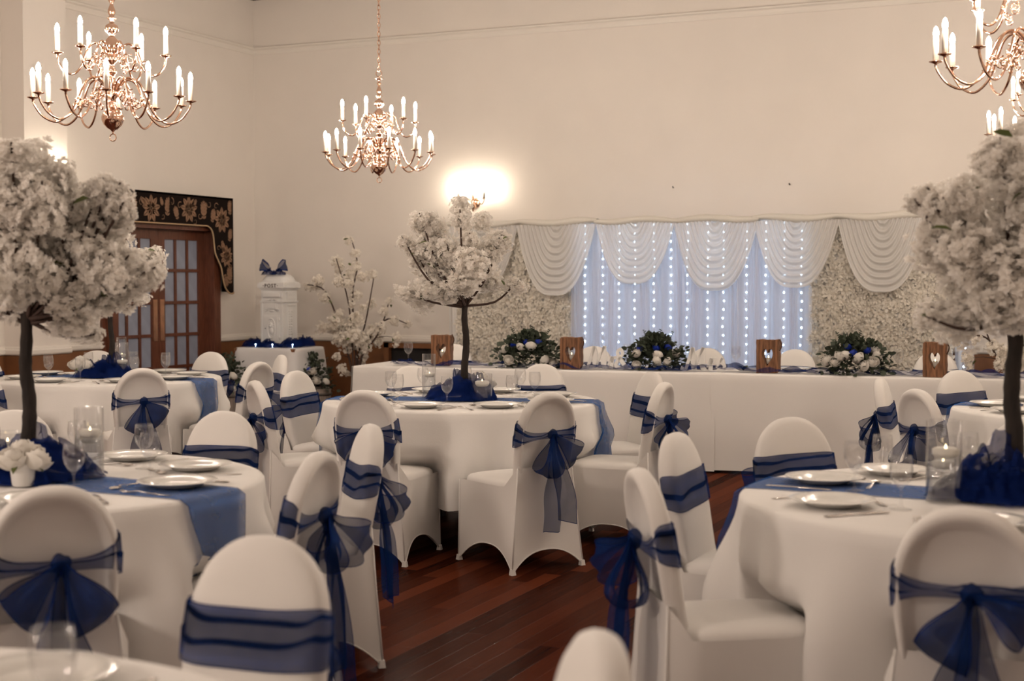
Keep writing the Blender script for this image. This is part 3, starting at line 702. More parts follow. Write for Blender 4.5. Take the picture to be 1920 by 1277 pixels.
def rose_mesh(name, m, seed, n_=(5, 5, 4, 3)):
    r_ = random.Random(seed); b = MB()
    for wi, (cnt, R_, th1, flare) in enumerate(zip(n_, (1.0, .84, .64, .42), (.60, .68, .78, .86), (.30, .16, .06, 0))):
        for i in range(cnt):
            a = 2 * PI * (i + .5 * wi) / cnt + r_.uniform(-.2, .2); Ri = R_ * (1 + .05 * (i % 2) + r_.uniform(-.03, .03)); hw = (1.0, .95, 1.05, 1.2)[wi]
            def fn(u, v):
                s = (u - .5) * 2; th = PI * (.12 + (th1 - .12) * v * (1 - .16 * s * s)); ang = a + s * hw * (.30 + .70 * math.sin(PI * min(.85, .15 + v * .6)))
                rr_ = Ri * math.sin(th) + flare * v ** 5 * .6 + .03 * math.sin(s * 5 + i) * v ** 3
                return (rr_ * math.cos(ang), rr_ * math.sin(ang), .55 - Ri * .9 * math.cos(th) + .12 * wi * (.3 + .7 * v) - flare * .25 * v ** 6)
            b.grid(fn, 7, 6)
    b.ball((0, 0, .75), (.2, .2, .45), 8, 5)
    return b.mesh(name, m)
ROSE = [rose_mesh('white_rose', 'rose', i) for i in range(3)]; BROSE = [rose_mesh('blue_rose', 'brose', 5)]
def leaf_geo(b, c, d, n_, L_, W_, mi=0, bend=.2):
    d = d.normalized(); s = d.cross(n_)
    if s.length < 1e-3: s = d.cross(Vector((1, 0, .1)))
    s.normalize(); up = s.cross(d)
    P = [c, c + d * L_ * .35 + s * W_ * .5 + up * .05 * L_, c + d * L_ * .35 - s * W_ * .5 + up * .05 * L_, c + d * L_ * .75 + s * W_ * .38 - up * bend * L_ * .3, c + d * L_ * .75 - s * W_ * .38 - up * bend * L_ * .3, c + d * L_ - up * bend * L_, c + d * L_ * .5 - up * .04 * L_]
    b.add(P, [(0, 1, 6), (0, 6, 2), (1, 3, 6), (6, 4, 2), (3, 5, 6), (6, 5, 4)])
b = MB(); leaf_geo(b, Vector((0, 0, 0)), Vector((1, 0, 0)), Vector((0, 0, 1)), .055, .024, bend=.25); LEAF = b.mesh('leaf', 'leaf')

# ---- blossom trees
def blossom(b, c, n_, r_, rng, layers=2):
    n_ = n_.normalized(); u = n_.orthogonal().normalized(); v = n_.cross(u); a0 = rng.random() * 6.3
    for L_ in range(layers):
        rr_ = r_ * (1 - .35 * L_); lift = .25 + .45 * L_
        for i in range(5):
            a = a0 + L_ * .6 + i * 2 * PI / 5 + rng.uniform(-.2, .2)
            def P(ang, rad_, h): return c + (u * math.cos(ang) + v * math.sin(ang)) * rad_ + n_ * h
            k_ = len(b.v)
            q = [P(a, rr_ * .06, -.1 * r_), P(a - .55, rr_ * .72, lift * r_ * .6), P(a + rng.uniform(-.15, .15), rr_ * rng.uniform(.95, 1.15), lift * r_ * rng.uniform(.5, 1.1)), P(a + .55, rr_ * .72, lift * r_ * .6)]
            b.add(q, [(0, 1, 2), (0, 2, 3)])
def cluster_mesh(n, br, seed, mname, layers=2):
    rng = random.Random(seed); b = MB()
    for i in range(n):
        z = 1 - 2 * (i + .5) / n; a = i * 2.399963 + rng.uniform(-.3, .3); s = math.sqrt(max(0, 1 - z * z)); d = Vector((s * math.cos(a), s * math.sin(a), z))
        rad_ = rng.uniform(.35, 1.0) + .45 * nz(d.x * 1.6, d.y * 1.6, d.z * 1.6 + seed * 3.7)
        nn = (d + Vector((rng.uniform(-.6, .6), rng.uniform(-.6, .6), rng.uniform(-.5, .6)))).normalized()
        blossom(b, d * rad_, nn, br * rng.uniform(.8, 1.25), rng, layers)
    return b.mesh('blossom_cluster', mname)
CLU = [cluster_mesh(125, .235, 40 + i, 'petal') for i in range(8)]           # unit clusters
CLS = [cluster_mesh(34, .33, 60 + i, 'petal2') for i in range(5)]
def blossom_tree(loc, label, crown, seed, trunk_top, rt=.024, scale_c=1.12):
    rng = random.Random(seed); t = thing('blossom_tree', label, 'artificial tree', loc, YAW, 'blossom trees on the round tables')
    P = [(0, 0, 0)] + [(.006 * math.sin(i * 1.7 + seed), .006 * math.cos(i * 2.1), trunk_top * i / 6) for i in range(1, 7)]
    P[-1] = (0, 0, trunk_top + .03)
    b = MB(); pc = catmull(P, 4); b.tube(pc, [rt * (1.18 - .35 * i / len(pc) + .06 * math.sin(i * 2.3)) for i in range(len(pc))], 10)
    part('trunk', b.mesh('trunk', 'trunk'), t)
    for i, (x, z, rx, rz) in enumerate(crown):
        z -= ZT; R_ = max(rx, rz); y = rng.uniform(-1, 1) * max(.03, .24 - .55 * abs(x)) ; 
        part('blossom_cluster', CLU[rng.randrange(8)], t, (x, y, z), (rng.uniform(-.3, .3), rng.uniform(-.3, .3), rng.random() * 6), (rx * scale_c, max(rx, rz) * scale_c, rz * scale_c))
        if i % 2 == 0:                                # a cluster behind fills the crown's depth
            part('blossom_cluster', CLU[rng.randrange(8)], t, (x * .8, -y + rng.uniform(-.12, .12), z + rng.uniform(-.03, .03)), (rng.uniform(-.3, .3), 0, rng.random() * 6), R_ * scale_c)
        st = Vector((0, 0, trunk_top * (.93 + .07 * rng.random()))); en = Vector((x, y * .9 - .03, z + .2 * rz)); mid = st.lerp(en, .5) + Vector((x * .1, -.02, -.04 + .03 * rng.random()))
        pb = catmull([st, mid, en, en + (en - mid).normalized() * rz * .75], 4)
        if i % 2 == 0 or abs(x) > .2: part('branch', MB().tube(pb, [max(.0025, .0085 * (1 - .75 * j / len(pb))) for j in range(len(pb))], 5).mesh('branch', 'twig'), t)
    for i in range(14):
        x, z, rx, rz = rng.choice(crown); d = rng.uniform(-2.6, -.4)
        part('leaf', LEAF, t, (x + math.cos(d) * rx * .9, math.sin(d) * rx * 1.1 - .05, z - ZT + rz * rng.uniform(-.4, 1.0)), (rng.uniform(-.8, .8), rng.uniform(-.6, .6), rng.uniform(0, 6.3)), rng.uniform(.8, 1.35))
CR = {}
CR[1] = [(-.25,1.79,.079,.059),(-.35,1.67,.049,.049),(-.22,1.64,.108,.079),(-.27,1.57,.069,.059),(-.09,1.59,.088,.088),(-.02,1.88,.044,.059),(-.02,1.8,.054,.059),(.09,1.8,.059,.059),(.2,1.67,.079,.059),(.14,1.61,.069,.069),(.03,1.68,.059,.059),(-.09,1.5,.088,.079),(.06,1.5,.108,.088),(.14,1.44,.088,.059),(-.02,1.42,.098,.059),(.29,1.42,.069,.044),(-.32,1.37,.093,.044),(-.19,1.39,.074,.049),(-.12,1.36,.054,.039),(.21,1.7,.049,.039),(-.16,1.56,.079,.079),(.01,1.59,.079,.079)]
CR[3] = [(0,1.87,.059,.042),(-.06,1.83,.036,.036),(-.04,1.77,.065,.065),(.02,1.74,.048,.048),(.11,1.78,.048,.048),(.14,1.82,.033,.033),(.11,1.73,.054,.054),(-.06,1.7,.054,.054),(.02,1.67,.054,.054),(.11,1.66,.059,.059),(.18,1.68,.042,.042),(.27,1.76,.045,.045),(.32,1.75,.036,.036),(.28,1.7,.054,.054),(.34,1.68,.042,.042),(.3,1.64,.048,.048),(-.04,1.62,.065,.065),(.06,1.59,.059,.059),(.15,1.58,.054,.054),(.21,1.56,.054,.054),(-.04,1.53,.059,.059),(.05,1.52,.065,.065),(.13,1.5,.059,.059),(.28,1.49,.065,.065),(.24,1.53,.048,.048),(.34,1.5,.048,.048),(-.03,1.45,.065,.065),(.06,1.44,.065,.065),(.15,1.43,.059,.059),(.22,1.43,.059,.059),(.31,1.43,.065,.065),(.4,1.45,.048,.048),(.43,1.47,.036,.036),(-.06,1.39,.048,.048),(.03,1.38,.048,.048),(.11,1.34,.048,.036),(.18,1.36,.054,.036),(.27,1.38,.048,.036),(.33,1.4,.042,.036),(.18,1.29,.065,.036),(.21,1.25,.03,.027),(-.13,1.77,.065,.065),(-.14,1.63,.071,.071),(-.16,1.51,.071,.071),(-.14,1.4,.065,.065),(-.21,1.58,.065,.065),(-.22,1.46,.065,.065),(-.19,1.69,.065,.065)]
CR[2] = [(-.05,1.71,.11,.11),(.22,1.62,.092,.061),(.34,1.64,.067,.061),(.36,1.53,.051,.049),(.15,1.56,.085,.061),(.21,1.32,.073,.049),(-.14,1.66,.11,.11),(-.09,1.55,.122,.122),(.05,1.48,.11,.11),(-.19,1.77,.11,.11),(-.07,1.4,.11,.11),(-.24,1.53,.134,.134),(-.29,1.67,.122,.122),(-.31,1.36,.11,.11),(-.14,1.31,.098,.098),(.1,1.62,.061,.061),(.03,1.33,.073,.049),(-.42,1.45,.098,.098)]
CR[4] = [(-.26,1.71,.065,.045),(-.22,1.64,.086,.086),(-.17,1.59,.086,.086),(-.3,1.68,.038,.024),(-.06,1.83,.077,.069),(-.02,1.76,.094,.094),(.01,1.67,.086,.086),(-.06,1.75,.052,.052),(-.19,1.53,.094,.077),(-.09,1.5,.112,.077),(-.25,1.54,.077,.06),(0,1.49,.103,.077),(-.14,1.43,.094,.06),(-.23,1.34,.065,.043),(-.17,1.33,.077,.048),(-.08,1.33,.086,.052),(.01,1.34,.069,.048),(-.29,1.32,.045,.031),(-.07,1.41,.103,.069),(.09,1.78,.103,.103),(.16,1.63,.12,.12),(.11,1.51,.12,.12),(.19,1.42,.12,.086),(.11,1.35,.103,.069),(.26,1.54,.103,.103),(.04,1.59,.103,.103),(.07,1.89,.086,.086)]
CA, SA = math.cos(YAW), math.sin(YAW)
def view_off(c, lat, dep): return (c[0] + lat * CA - dep * SA, c[1] + lat * SA + dep * CA)

def round_table(i):
    cx, cy = TAB[i]; nm = TN[i]; seats = SEATS[i]
    t = thing('round_table', 'round folding banquet table under its cloth, the ' + nm, 'table', (cx, cy, 0))
    part('tabletop', MB().lathe([(0, ZT - .03), (RT - .02, ZT - .03), (RT - .005, ZT - .02), (RT - .005, ZT - .004), (0, ZT - .004)], 48).mesh('tabletop', 'log'), t)
    for a in range(4):
        q = PI / 4 + a * PI / 2; x, y = .34 * math.cos(q), .34 * math.sin(q)
        b = MB().tube([(x, y, ZT - .03), (x * 1.15, y * 1.15, .40), (x * 1.25, y * 1.25, .02)], .014, 8); b.box((x * 1.26, y * 1.26, .012), (.05, .05, .024))
        part('leg', b.mesh('leg', 'iron'), t)
    part('brace', MB().tube([(.28, .28, .20), (-.28, -.28, .20)], .010, 6).tube([(-.28, .28, .22), (.28, -.28, .22)], .010, 6).mesh('brace', 'iron'), t)
    me, rad, drop = cloth_mesh(i, seats, 30 + i)
    single('tablecloth', me, 'white round tablecloth draped over the ' + nm, 'tablecloth', (cx, cy, 0), group='round white tablecloths')
    ro = 0
    for ac, (ds, tw, dg) in seats.items():
        a = math.radians(ac + dg); x, y = cx + ds * math.cos(a), cy + ds * math.sin(a)
        chair(x, y, a + PI + math.radians(tw), 'white covered chair, blue sash, ' + TS[i] + ', ' + SIDE[ac], 'white covered chairs at the round tables')
        tx, ty = -math.sin(a), math.cos(a)
        def at(r_, tt): return (cx + r_ * math.cos(a) + tt * tx, cy + r_ * math.sin(a) + tt * ty, ZT + .001)
        g = ', ' + TS[i] + ', ' + SIDE[ac]
        rr = random.Random(i * 31 + ac); j = lambda s: rr.uniform(-s, s)
        single('dinner_plate', plate_me, 'white rimmed dinner plate' + g, 'plate', at(.59 + j(.012), j(.02)), group='dinner plates on the ' + TS[i])
        single('wine_glass', glass_me, 'clear stemmed wine glass' + g, 'glass', at(.41 + j(.02), .13 + j(.03)), group='wine glasses on the ' + TS[i])
        single('fork', fork_me, 'steel fork' + g, 'fork', at(.60 + j(.01), -.175 + j(.01)), (0, 0, a + PI / 2 + j(.12)), 'forks on the ' + TS[i])
        single('knife', knife_me, 'steel table knife' + g, 'knife', at(.60 + j(.01), .172 + j(.01)), (0, 0, a + PI / 2 + j(.12)), 'knives on the ' + TS[i])
        single('spoon', spoon_me, 'steel dessert spoon' + g, 'spoon', at(.43 + j(.01), -.02 + j(.03)), (0, 0, a + PI + j(.2)), 'spoons on the ' + TS[i])
    if i == 6: return
    # runner across the table, both ends hanging
    ra, rw = RUN[i]; ra = math.radians(ra); rc, rs = math.cos(ra), math.sin(ra); L_ = .40
    def fr(u, v):
        s = (u - .5) * 2; vv = v - .5; tot = RT + .012 + L_; d = abs(s) * tot; sg = 1 if s > 0 else -1
        if d <= RT + .005:
            X = sg * d; Z = ZT + .0035 + .002 * nz(X * 6, vv * 6, i); Y = vv * rw
            rr_ = math.hypot(X, Y)
            if rr_ > RT: Z -= (rr_ - RT) * .4
        else:
            q = d - RT; Y = vv * rw * (1 - .28 * sm(q / L_)) + .03 * sm(q / L_); ang = math.atan2(Y, RT)
            r_ = max(rad(ra + (0 if sg > 0 else PI) + sg * ang, q), rad(ra + (0 if sg > 0 else PI), q)) + .018 + .014 * math.sin(vv * 14 + i) * sm(q / L_)
            X = sg * r_ * math.cos(ang); Z = ZT - q + .01
        return (cx + X * rc - Y * rs, cy + X * rs + Y * rc, Z)
    b = MB().grid(fr, 64, 13, mfn=lambda a_, j_: 1 if (j_ in (0, 11) or a_ in (0, 62)) else 0)
    for a_ in range(64):
        for j_, jj, m2 in ((1, 0, 2), (11, 12, 10)):
            e = Vector(b.v[a_ * 13 + jj]); q_ = Vector(b.v[a_ * 13 + m2]); b.v[a_ * 13 + j_] = tuple(e + (q_ - e).normalized() * .004)
    single('table_runner', b.mesh('runner', 'runner', 'hem'), 'sheer blue organza runner across the ' + nm, 'runner', group='blue table runners')
    if i == 5: return
    # organza heaped round the tree foot
    b = MB(); crumple(b, .22, .18, .17, i * 3.1); crumple(b, .18, .21, .13, i * 3.1 + 5); crumple(b, .25, .15, .10, i * 3.1 + 11); crumple(b, .14, .24, .08, i * 3.1 + 17)
    single('organza_swirl', b.mesh('organza_swirl', 'tulle'), 'crumpled navy organza round the tree, ' + nm, 'organza', (cx, cy, ZT + .004), (0, 0, i * 1.3), 'navy organza heaps')
    tl = {1: .02, 2: .03, 3: 0, 4: .05}[i]; px, py = view_off((cx, cy), tl, .0)
    blossom_tree((px, py, ZT + .002), 'white blossom tree with dark trunk on the ' + nm, CR[i], 70 + i, {1: .57, 2: .50, 3: .58, 4: .60}[i], {1: .020, 2: .020, 3: .024, 4: .026}[i], {3: 1.4, 4: 1.05, 2: 1.0}.get(i, 1.1))
    for (lat, dep, R_, H_, W_) in {1: ((-.20, .10, .040, .26, .135), (.115, -.10, .064, .155, .095)), 2: ((.06, .16, .035, .28, .15), (.11, -.02, .048, .25, .11)),
                                   3: ((.20, .04, .050, .245, .15), (.165, .15, .045, .17, .12), (-.12, .12, .06, .15, .10)), 4: ((-.20, -.10, .054, .255, .15), (-.17, .02, .045, .20, .10), (.16, .16, .06, .15, .10))}[i]:
        px, py = view_off((cx, cy), lat, dep); sz = 'tall' if H_ > .27 else 'wide tall' if (H_ > .22 and i == 2) else 'tall' if H_ > .22 else 'slim short' if R_ < .05 else 'squat'
        vase(R_, H_, W_, (px, py, ZT + .004), sz + ' glass cylinder with floating candle, ' + TS[i], 'candle vases on the ' + TS[i])
    lat, dep = {1: (.10, .13), 2: (-.18, -.05), 3: (.045, -.19), 4: (.07, .06)}[i]; px, py = view_off((cx, cy), lat, dep)
    pot = thing('rose_pot', 'small pot of full white roses on the ' + nm, 'flower pot', (px, py, ZT + .004), 0, 'pots of white roses')
    part('pot', MB().lathe([(0, 0), (.030, 0), (.036, .004), (.044, .075), (.046, .082), (.041, .082), (.038, .06), (0, .055)], 20).mesh('rose_pot', 'sign' if i != 2 else 'glass'), pot)
    for q, (dx, dy, dz, s) in enumerate(((0, -.040, .075, .046), (.052, .005, .070, .044), (-.052, .0, .070, .045), (0, .045, .08, .043), (.0, .0, .105, .042))): part('rose', ROSE[q % 3], pot, (dx, dy, dz), (-dy * 6, dx * 8, q), s)
    for q in range(4): part('leaf', LEAF, pot, (.05 * math.cos(q * 1.7), .05 * math.sin(q * 1.7), .085), (0, .5, q * 1.7), .9)
for i in (1, 2, 3, 4, 5, 6): round_table(i)

# ------------------------------------------------------------------ backdrop: flower walls, voile, lights, swags
YBD = 12.85; ZTOP = 2.03
t = thing('backdrop_frame', 'white pole frame carrying the draped wedding backdrop', 'frame', (-3.99, YBD + .14, 0))
for x in (-6.47, -5.15, -2.87, -1.55): part('upright', MB().tube([(x + 3.99, 0, 0), (x + 3.99, 0, ZTOP)], .018, 8).mesh('upright', 'sign'), t)
part('crossbar', MB().tube([(-2.48, 0, ZTOP), (2.44, 0, ZTOP)], .018, 8).mesh('crossbar', 'sign'), t)
def wall_flower(seed):
    rng = random.Random(seed); b = MB()
    for L_, (n_, r_, lift) in enumerate(((5, 1.0, .15), (5, .72, .40), (4, .42, .62))):
        for i in range(n_):
            a = 2 * PI * i / n_ + L_ * .7 + rng.uniform(-.2, .2); q = r_ * rng.uniform(.85, 1.15); w_ = 2.4 / n_ * rng.uniform(.8, 1.0)
            P = [(.05, a, .0), (.62 * q, a - w_, lift * .7 + rng.uniform(-.1, .2)), (q, a - .3 * w_, lift * rng.uniform(.6, 1.4)), (q, a + .35 * w_, lift * rng.uniform(.5, 1.3)), (.62 * q, a + w_, lift * .7 + rng.uniform(-.1, .2))]
            b.add([(p * math.cos(t_), -h, p * math.sin(t_)) for p, t_, h in P], [(0, 1, 2), (0, 2, 3), (0, 3, 4)])
    return b
WFB = [wall_flower(80 + i) for i in range(5)]; WF = [q.mesh('wall_flower', 'wallflower') for q in WFB]
def flower_wall(x0, x1, label, seed):
    rng = random.Random(seed); z0, z1 = .25, 2.0
    t = thing('flower_wall', label, 'flower wall', ((x0 + x1) / 2, YBD, 0))
    part('backing_panel', MB().box((0, .05, (z0 + z1) / 2), (x1 - x0, .03, z1 - z0)).mesh('backing', 'greyback'), t)
    part('stand', MB().box((0, .06, .14), (x1 - x0 - .1, .05, .28)).mesh('stand', 'greyback'), t)
    sp = .052; spots = []; nx = int((x1 - x0) / sp); nz_ = int((z1 - z0) / sp)
    for i in range(nx):
        for j in range(nz_):
            spots.append(((i + .5 + .5 * (j % 2) + rng.uniform(-.3, .3)) * (x1 - x0) / (nx + .5) - (x1 - x0) / 2, z0 + (j + .5 + rng.uniform(-.3, .3)) * (z1 - z0) / nz_))
    def key(p): return 0 if (.82 < p[1] < 1.45) else 1
    rng.shuffle(spots); spots.sort(key=key); rest = MB()
    for q, (x, z) in enumerate(spots):
        s = rng.uniform(.040, .054); rot = (rng.uniform(-.5, .5), rng.random() * 6.3, rng.uniform(-.5, .5)); y = rng.uniform(-.012, .02)
        if q < 290: part('flower', WF[q % 5], t, (x, y, z), rot, s)
        else:
            n0 = len(rest.v); src = WFB[q % 5]; rest.add(src.v, src.f)
            from mathutils import Euler
            rest.xf(Matrix.Translation((x, y, z)) @ Euler(rot).to_matrix().to_4x4() @ Matrix.Scale(s, 4), n0)
    part('flowers', rest.mesh('flowers', 'wallflower'), t, kind='stuff')
flower_wall(-6.42, -5.15, 'cream silk flower wall panel nearer the post box', 1)
flower_wall(-2.86, -1.60, 'cream silk flower wall panel farther from the post box', 2)
def hang(name, x0, x1, y, z0, z1, m, amp, freq, label, seed, cat='curtain', tie=None, nu=None, group=None):
    rng = random.Random(seed); ph = rng.random() * 9; nu = nu or int((x1 - x0) * 90)
    def fn(u, v):
        x = x0 + (x1 - x0) * u; z = z1 + (z0 - z1) * v
        if tie: x += tie * math.sin(PI * min(1, v * 1.0)) * .5 * (1 - u * .6)
        w_ = u * (x1 - x0); d = amp * (.5 + .5 * sm(v * 3)) * (math.sin(w_ * freq + ph + .8 * nz(w_ * 5, v * .6, ph)) + .4 * math.sin(w_ * freq * 2.3 + ph * 2 + .5 * v))
        return (x + .008 * nz(v * 3, u * 6, ph), y + d, z)
    return single(name, MB().grid(fn, nu, 22).mesh(name, m), label, cat, group=group)
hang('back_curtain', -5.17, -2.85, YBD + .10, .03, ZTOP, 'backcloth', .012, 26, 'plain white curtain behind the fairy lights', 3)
hang('edge_curtain', -6.49, -6.40, YBD - .02, .03, ZTOP, 'drape', .012, 60, 'narrow white curtain at the post box end of the backdrop', 4, nu=24)
hang('edge_curtain', -1.58, -1.42, YBD + .06, .03, ZTOP - .02, 'voile', .012, 60, 'narrow lit white curtain at the far end of the backdrop', 5, nu=24)
# voile panels
VX = [-5.17, -4.72, -4.30, -3.88, -3.45, -3.06, -2.84]
for i in range(6):
    hang('voile_curtain', VX[i] - .03, VX[i + 1] + .03, YBD - .005 - .012 * (i % 2), .03, ZTOP, 'voile', .026, 34, ['sheer white voile panel along the edge of the nearer flower wall', 'sheer voile panel below the first swag over the lit curtain', 'sheer voile panel between the first and middle swags', 'sheer voile panel below the middle swag', 'sheer voile panel past the middle swag', 'sheer voile panel along the edge of the farther flower wall'][i], 20 + i, group='voile panels of the backdrop', tie=.05 * (-1) ** i)
# gathered voile falls between the strings
for i, (x, w_, tl) in enumerate(((-5.12, .10, .02), (-4.77, .13, -.10), (-4.43, .11, .08), (-4.08, .15, .10), (-3.90, .10, -.08), (-3.56, .12, .06), (-3.34, .13, -.06), (-3.00, .10, .05))):
    hang('voile_fall', x - w_ / 2, x + w_ / 2, YBD - .035, .03, ZTOP, 'voile', .022, 120, ['gathered voile fall hugging the nearer flower wall', 'gathered voile fall by the first swag, nearer flower wall side', 'gathered voile fall under the first swag over lit curtain', 'gathered voile fall in the gap before the middle swag', 'gathered voile fall under the middle swag, nearer side', 'gathered voile fall under the middle swag, farther side', 'gathered voile fall in the gap past the middle swag', 'gathered voile fall near the farther flower wall'][i], 60 + i, group='gathered voile falls', tie=tl, nu=36)
# vertical strings of fairy lights
fb_me = MB().ball((0, 0, 0), (.0085, .0085, .010), 6, 4).mesh('fairy_bulb', 'fairy')
SX = [-5.04, -4.86, -4.69, -4.53, -4.34, -4.17, -4.01, -3.81, -3.66, -3.44, -3.26, -3.09, -2.93, -1.50]
for i, x in enumerate(SX):
    rng = random.Random(i + 90); z1 = ZTOP - .04; z0 = .55
    t = thing('light_string', 'string of cool white fairy lights hanging behind the voile' if i < 13 else 'string of cool white fairy lights at the far curtain edge', 'fairy lights', (x, YBD + .045, z0), 0, 'fairy light strings' if i < 13 else None)
    n_ = 19; P = [(.012 * nz(z_ * .4, i, 3), .006 * nz(z_ * .5, i, 8), (z1 - z0) * z_ / (n_ - 1)) for z_ in range(n_)]
    part('wire', MB().tube(P, .0015, 4).mesh('wire', 'sign'), t)
    for p in P: part('bulb', fb_me, t, (p[0], p[1] - .006, p[2]))
# swags
def swag(xc, W_, D_, top, label, seed, cut=None):
    ph = seed * 1.7
    def line(v, s):
        hw = W_ / 2 * (.10 + .90 * v); d = .02 + D_ * v ** .92
        x = xc + hw * s; z = top - d * (1 - abs(s) ** (2.3 + .5 * v)) - .012 * abs(s) * v
        folds = math.sin(2 * PI * 9.5 * v + .5 * math.sin(s * 2 + ph) + ph)
        y = YBD - .075 - .05 * v * (1 - s * s) + .014 * folds * (1 - .35 * abs(s)) + .004 * nz(s * 3, v * 9, ph)
        return (x, y, z)
    def fn(u, v): return line(v, u * 2 - 1)
    t = thing('swag_drape', label, 'swag', (0, 0, 0), 0, 'white swags along the backdrop top')
    part('folds', MB().grid(fn, 44, 84).mesh('swag', 'drape'), t)
    def hd(u, v):
        a = 2 * PI * v; s = u * 2 - 1; x = xc + s * W_ * .51
        bulge = .022 + .016 * (1 - abs(s) ** 3) + .006 * nz(u * 5, 0, ph)
        return (x, YBD - .045 + .06 * math.cos(a), top + .012 + bulge * math.sin(a) + .012 * math.sin(u * 7 + ph))
    part('header', MB().grid(hd, 24, 11).mesh('header', 'header'), t)
SW = [(-6.10, .80, .66, 'white swag nearest the wall sconce'), (-5.30, .84, .68, 'white swag beside the lit curtain, over the flower wall'), (-4.495, .80, .57, 'first white swag over the lit curtain'), (-3.71, .82, .63, 'middle white swag over the lit curtain'),
      (-2.955, .79, .60, 'white swag half over lit curtain, half over flowers'), (-2.19, .80, .64, 'white swag wholly over the farther flower wall')]
for i, (xc, W_, D_, lb) in enumerate(SW): swag(xc, W_ * .99, D_, 2.015, lb, i)
fill = MB().tube([(-1.80, YBD - .04, 2.02), (-1.65, YBD - .03, 2.0), (-1.45, YBD, 1.96)], [.035, .03, .02], 8)
single('rolled_drape', fill.mesh('rolled', 'header'), 'rolled end of cream drape at the far top corner of the backdrop', 'drape')

# ------------------------------------------------------------------ head table
HA = math.radians(5.0); hc, hs = math.cos(HA), math.sin(HA); HO = Vector((-6.0, 10.14)); HL = 5.35; HD = .76
def hp(a, d): return (HO.x + a * hc - d * hs, HO.y + a * hs + d * hc)
t = thing('head_table', 'long head table of trestles under white cloths', 'table', (*HO, 0), HA)
for i in range(3):
    L_ = HL / 3; part('tabletop', MB().box((L_ * (i + .5), HD / 2, ZT - .02), (L_ - .004, HD - .02, .025)).mesh('htop', 'log'), t)
    for x in (L_ * i + .2, L_ * (i + 1) - .2):
        for y in (.1, HD - .1): part('leg', MB().tube([(x, y, 0), (x, y, ZT - .03)], .014, 6).mesh('hleg', 'iron'), t)
def head_cloth(a0, a1, label, seed, endl=False, endr=False):
    ph = seed * 2.1; dz = .735; b = MB()
    cz = ZT + .002 + seed * .0008
    prof = [(HD + .012, cz - .24), (HD + .012, cz - .1), (HD + .008, cz - .006), (HD, cz)] + [(HD * (1 - i / 4), cz) for i in range(1, 4)] + [(.004, cz), (-.006, cz - .004), (-.010, cz - .014)] + [(-.012, cz - dz * i / 12) for i in range(1, 13)]
    n_ = len(prof); nu = int((a1 - a0) * 22)
    def fn(u, v):
        j = int(round(v * (n_ - 1))); d, z = prof[j]; a = a0 + (a1 - a0) * u
        if j > 9:
            q = (cz - z) / dz; crease = -.003 * math.exp(-(((a * 1.0) % .60 - .30) / .012) ** 2) - .003 * math.exp(-((q - .45) / .02) ** 2)
            d += -.010 * q + .006 * q * math.sin(a * 9 + ph) + crease + .004 * nz(a * 2, q * 2, ph)
            if endl: a += -.03 * q * (1 - u) ** 6
        return (*hp(a, d), z + (.006 * math.sin(a * 3 + ph) if j == n_ - 1 else 0))
    b.grid(fn, nu, n_)
    if endl:
        def fe(u, v): 
            d = -.012 + (HD + .024) * u; q = v; return (*hp(a0 - .012 - .03 * q + .012 * q * math.sin(u * 14), d - .022 * q * (1 - u)), cz - .002 - dz * q * (1 if u < .2 else 1))
        b.grid(fe, 14, 12)
    return single('head_tablecloth', b.mesh('head_tablecloth', 'cloth'), label, 'tablecloth', group='white cloths on the head table')
head_cloth(-.01, 1.83, 'white cloth on the head table end toward the post box', 0, endl=True)
head_cloth(1.80, 3.00, 'white cloth on the middle of the head table below the lettering', 1)
head_cloth(2.97, HL + .01, 'white cloth on the head table end below the farther flower wall', 2, endr=True)
# ruffled organza along the head table
def fr(u, v):
    a = .25 + (HL - .35) * u; vv = v - .5; w_ = .20 * (1 + .45 * nz(a * 2.5, 1, 2)); d = .17 + .10 * nz(a * 1.8, 3, 5) + vv * w_ + .03 * nz(a * 9, vv * 3, 4)
    z = ZT + .012 + max(0, .034 * nz(a * 6, vv * 4, 7) + .022 * math.sin(a * 23 + vv * 6 + 3 * nz(a * 2, 0, 9)) * (1 - abs(vv)) + .012 + .035 * max(0, nz(a * 1.5, 5, 2)))
    return (*hp(a, d), z)
single('organza_garland', MB().grid(fr, 420, 12).mesh('head_runner', 'tulle'), 'ruffled navy organza laid along the head table', 'organza')

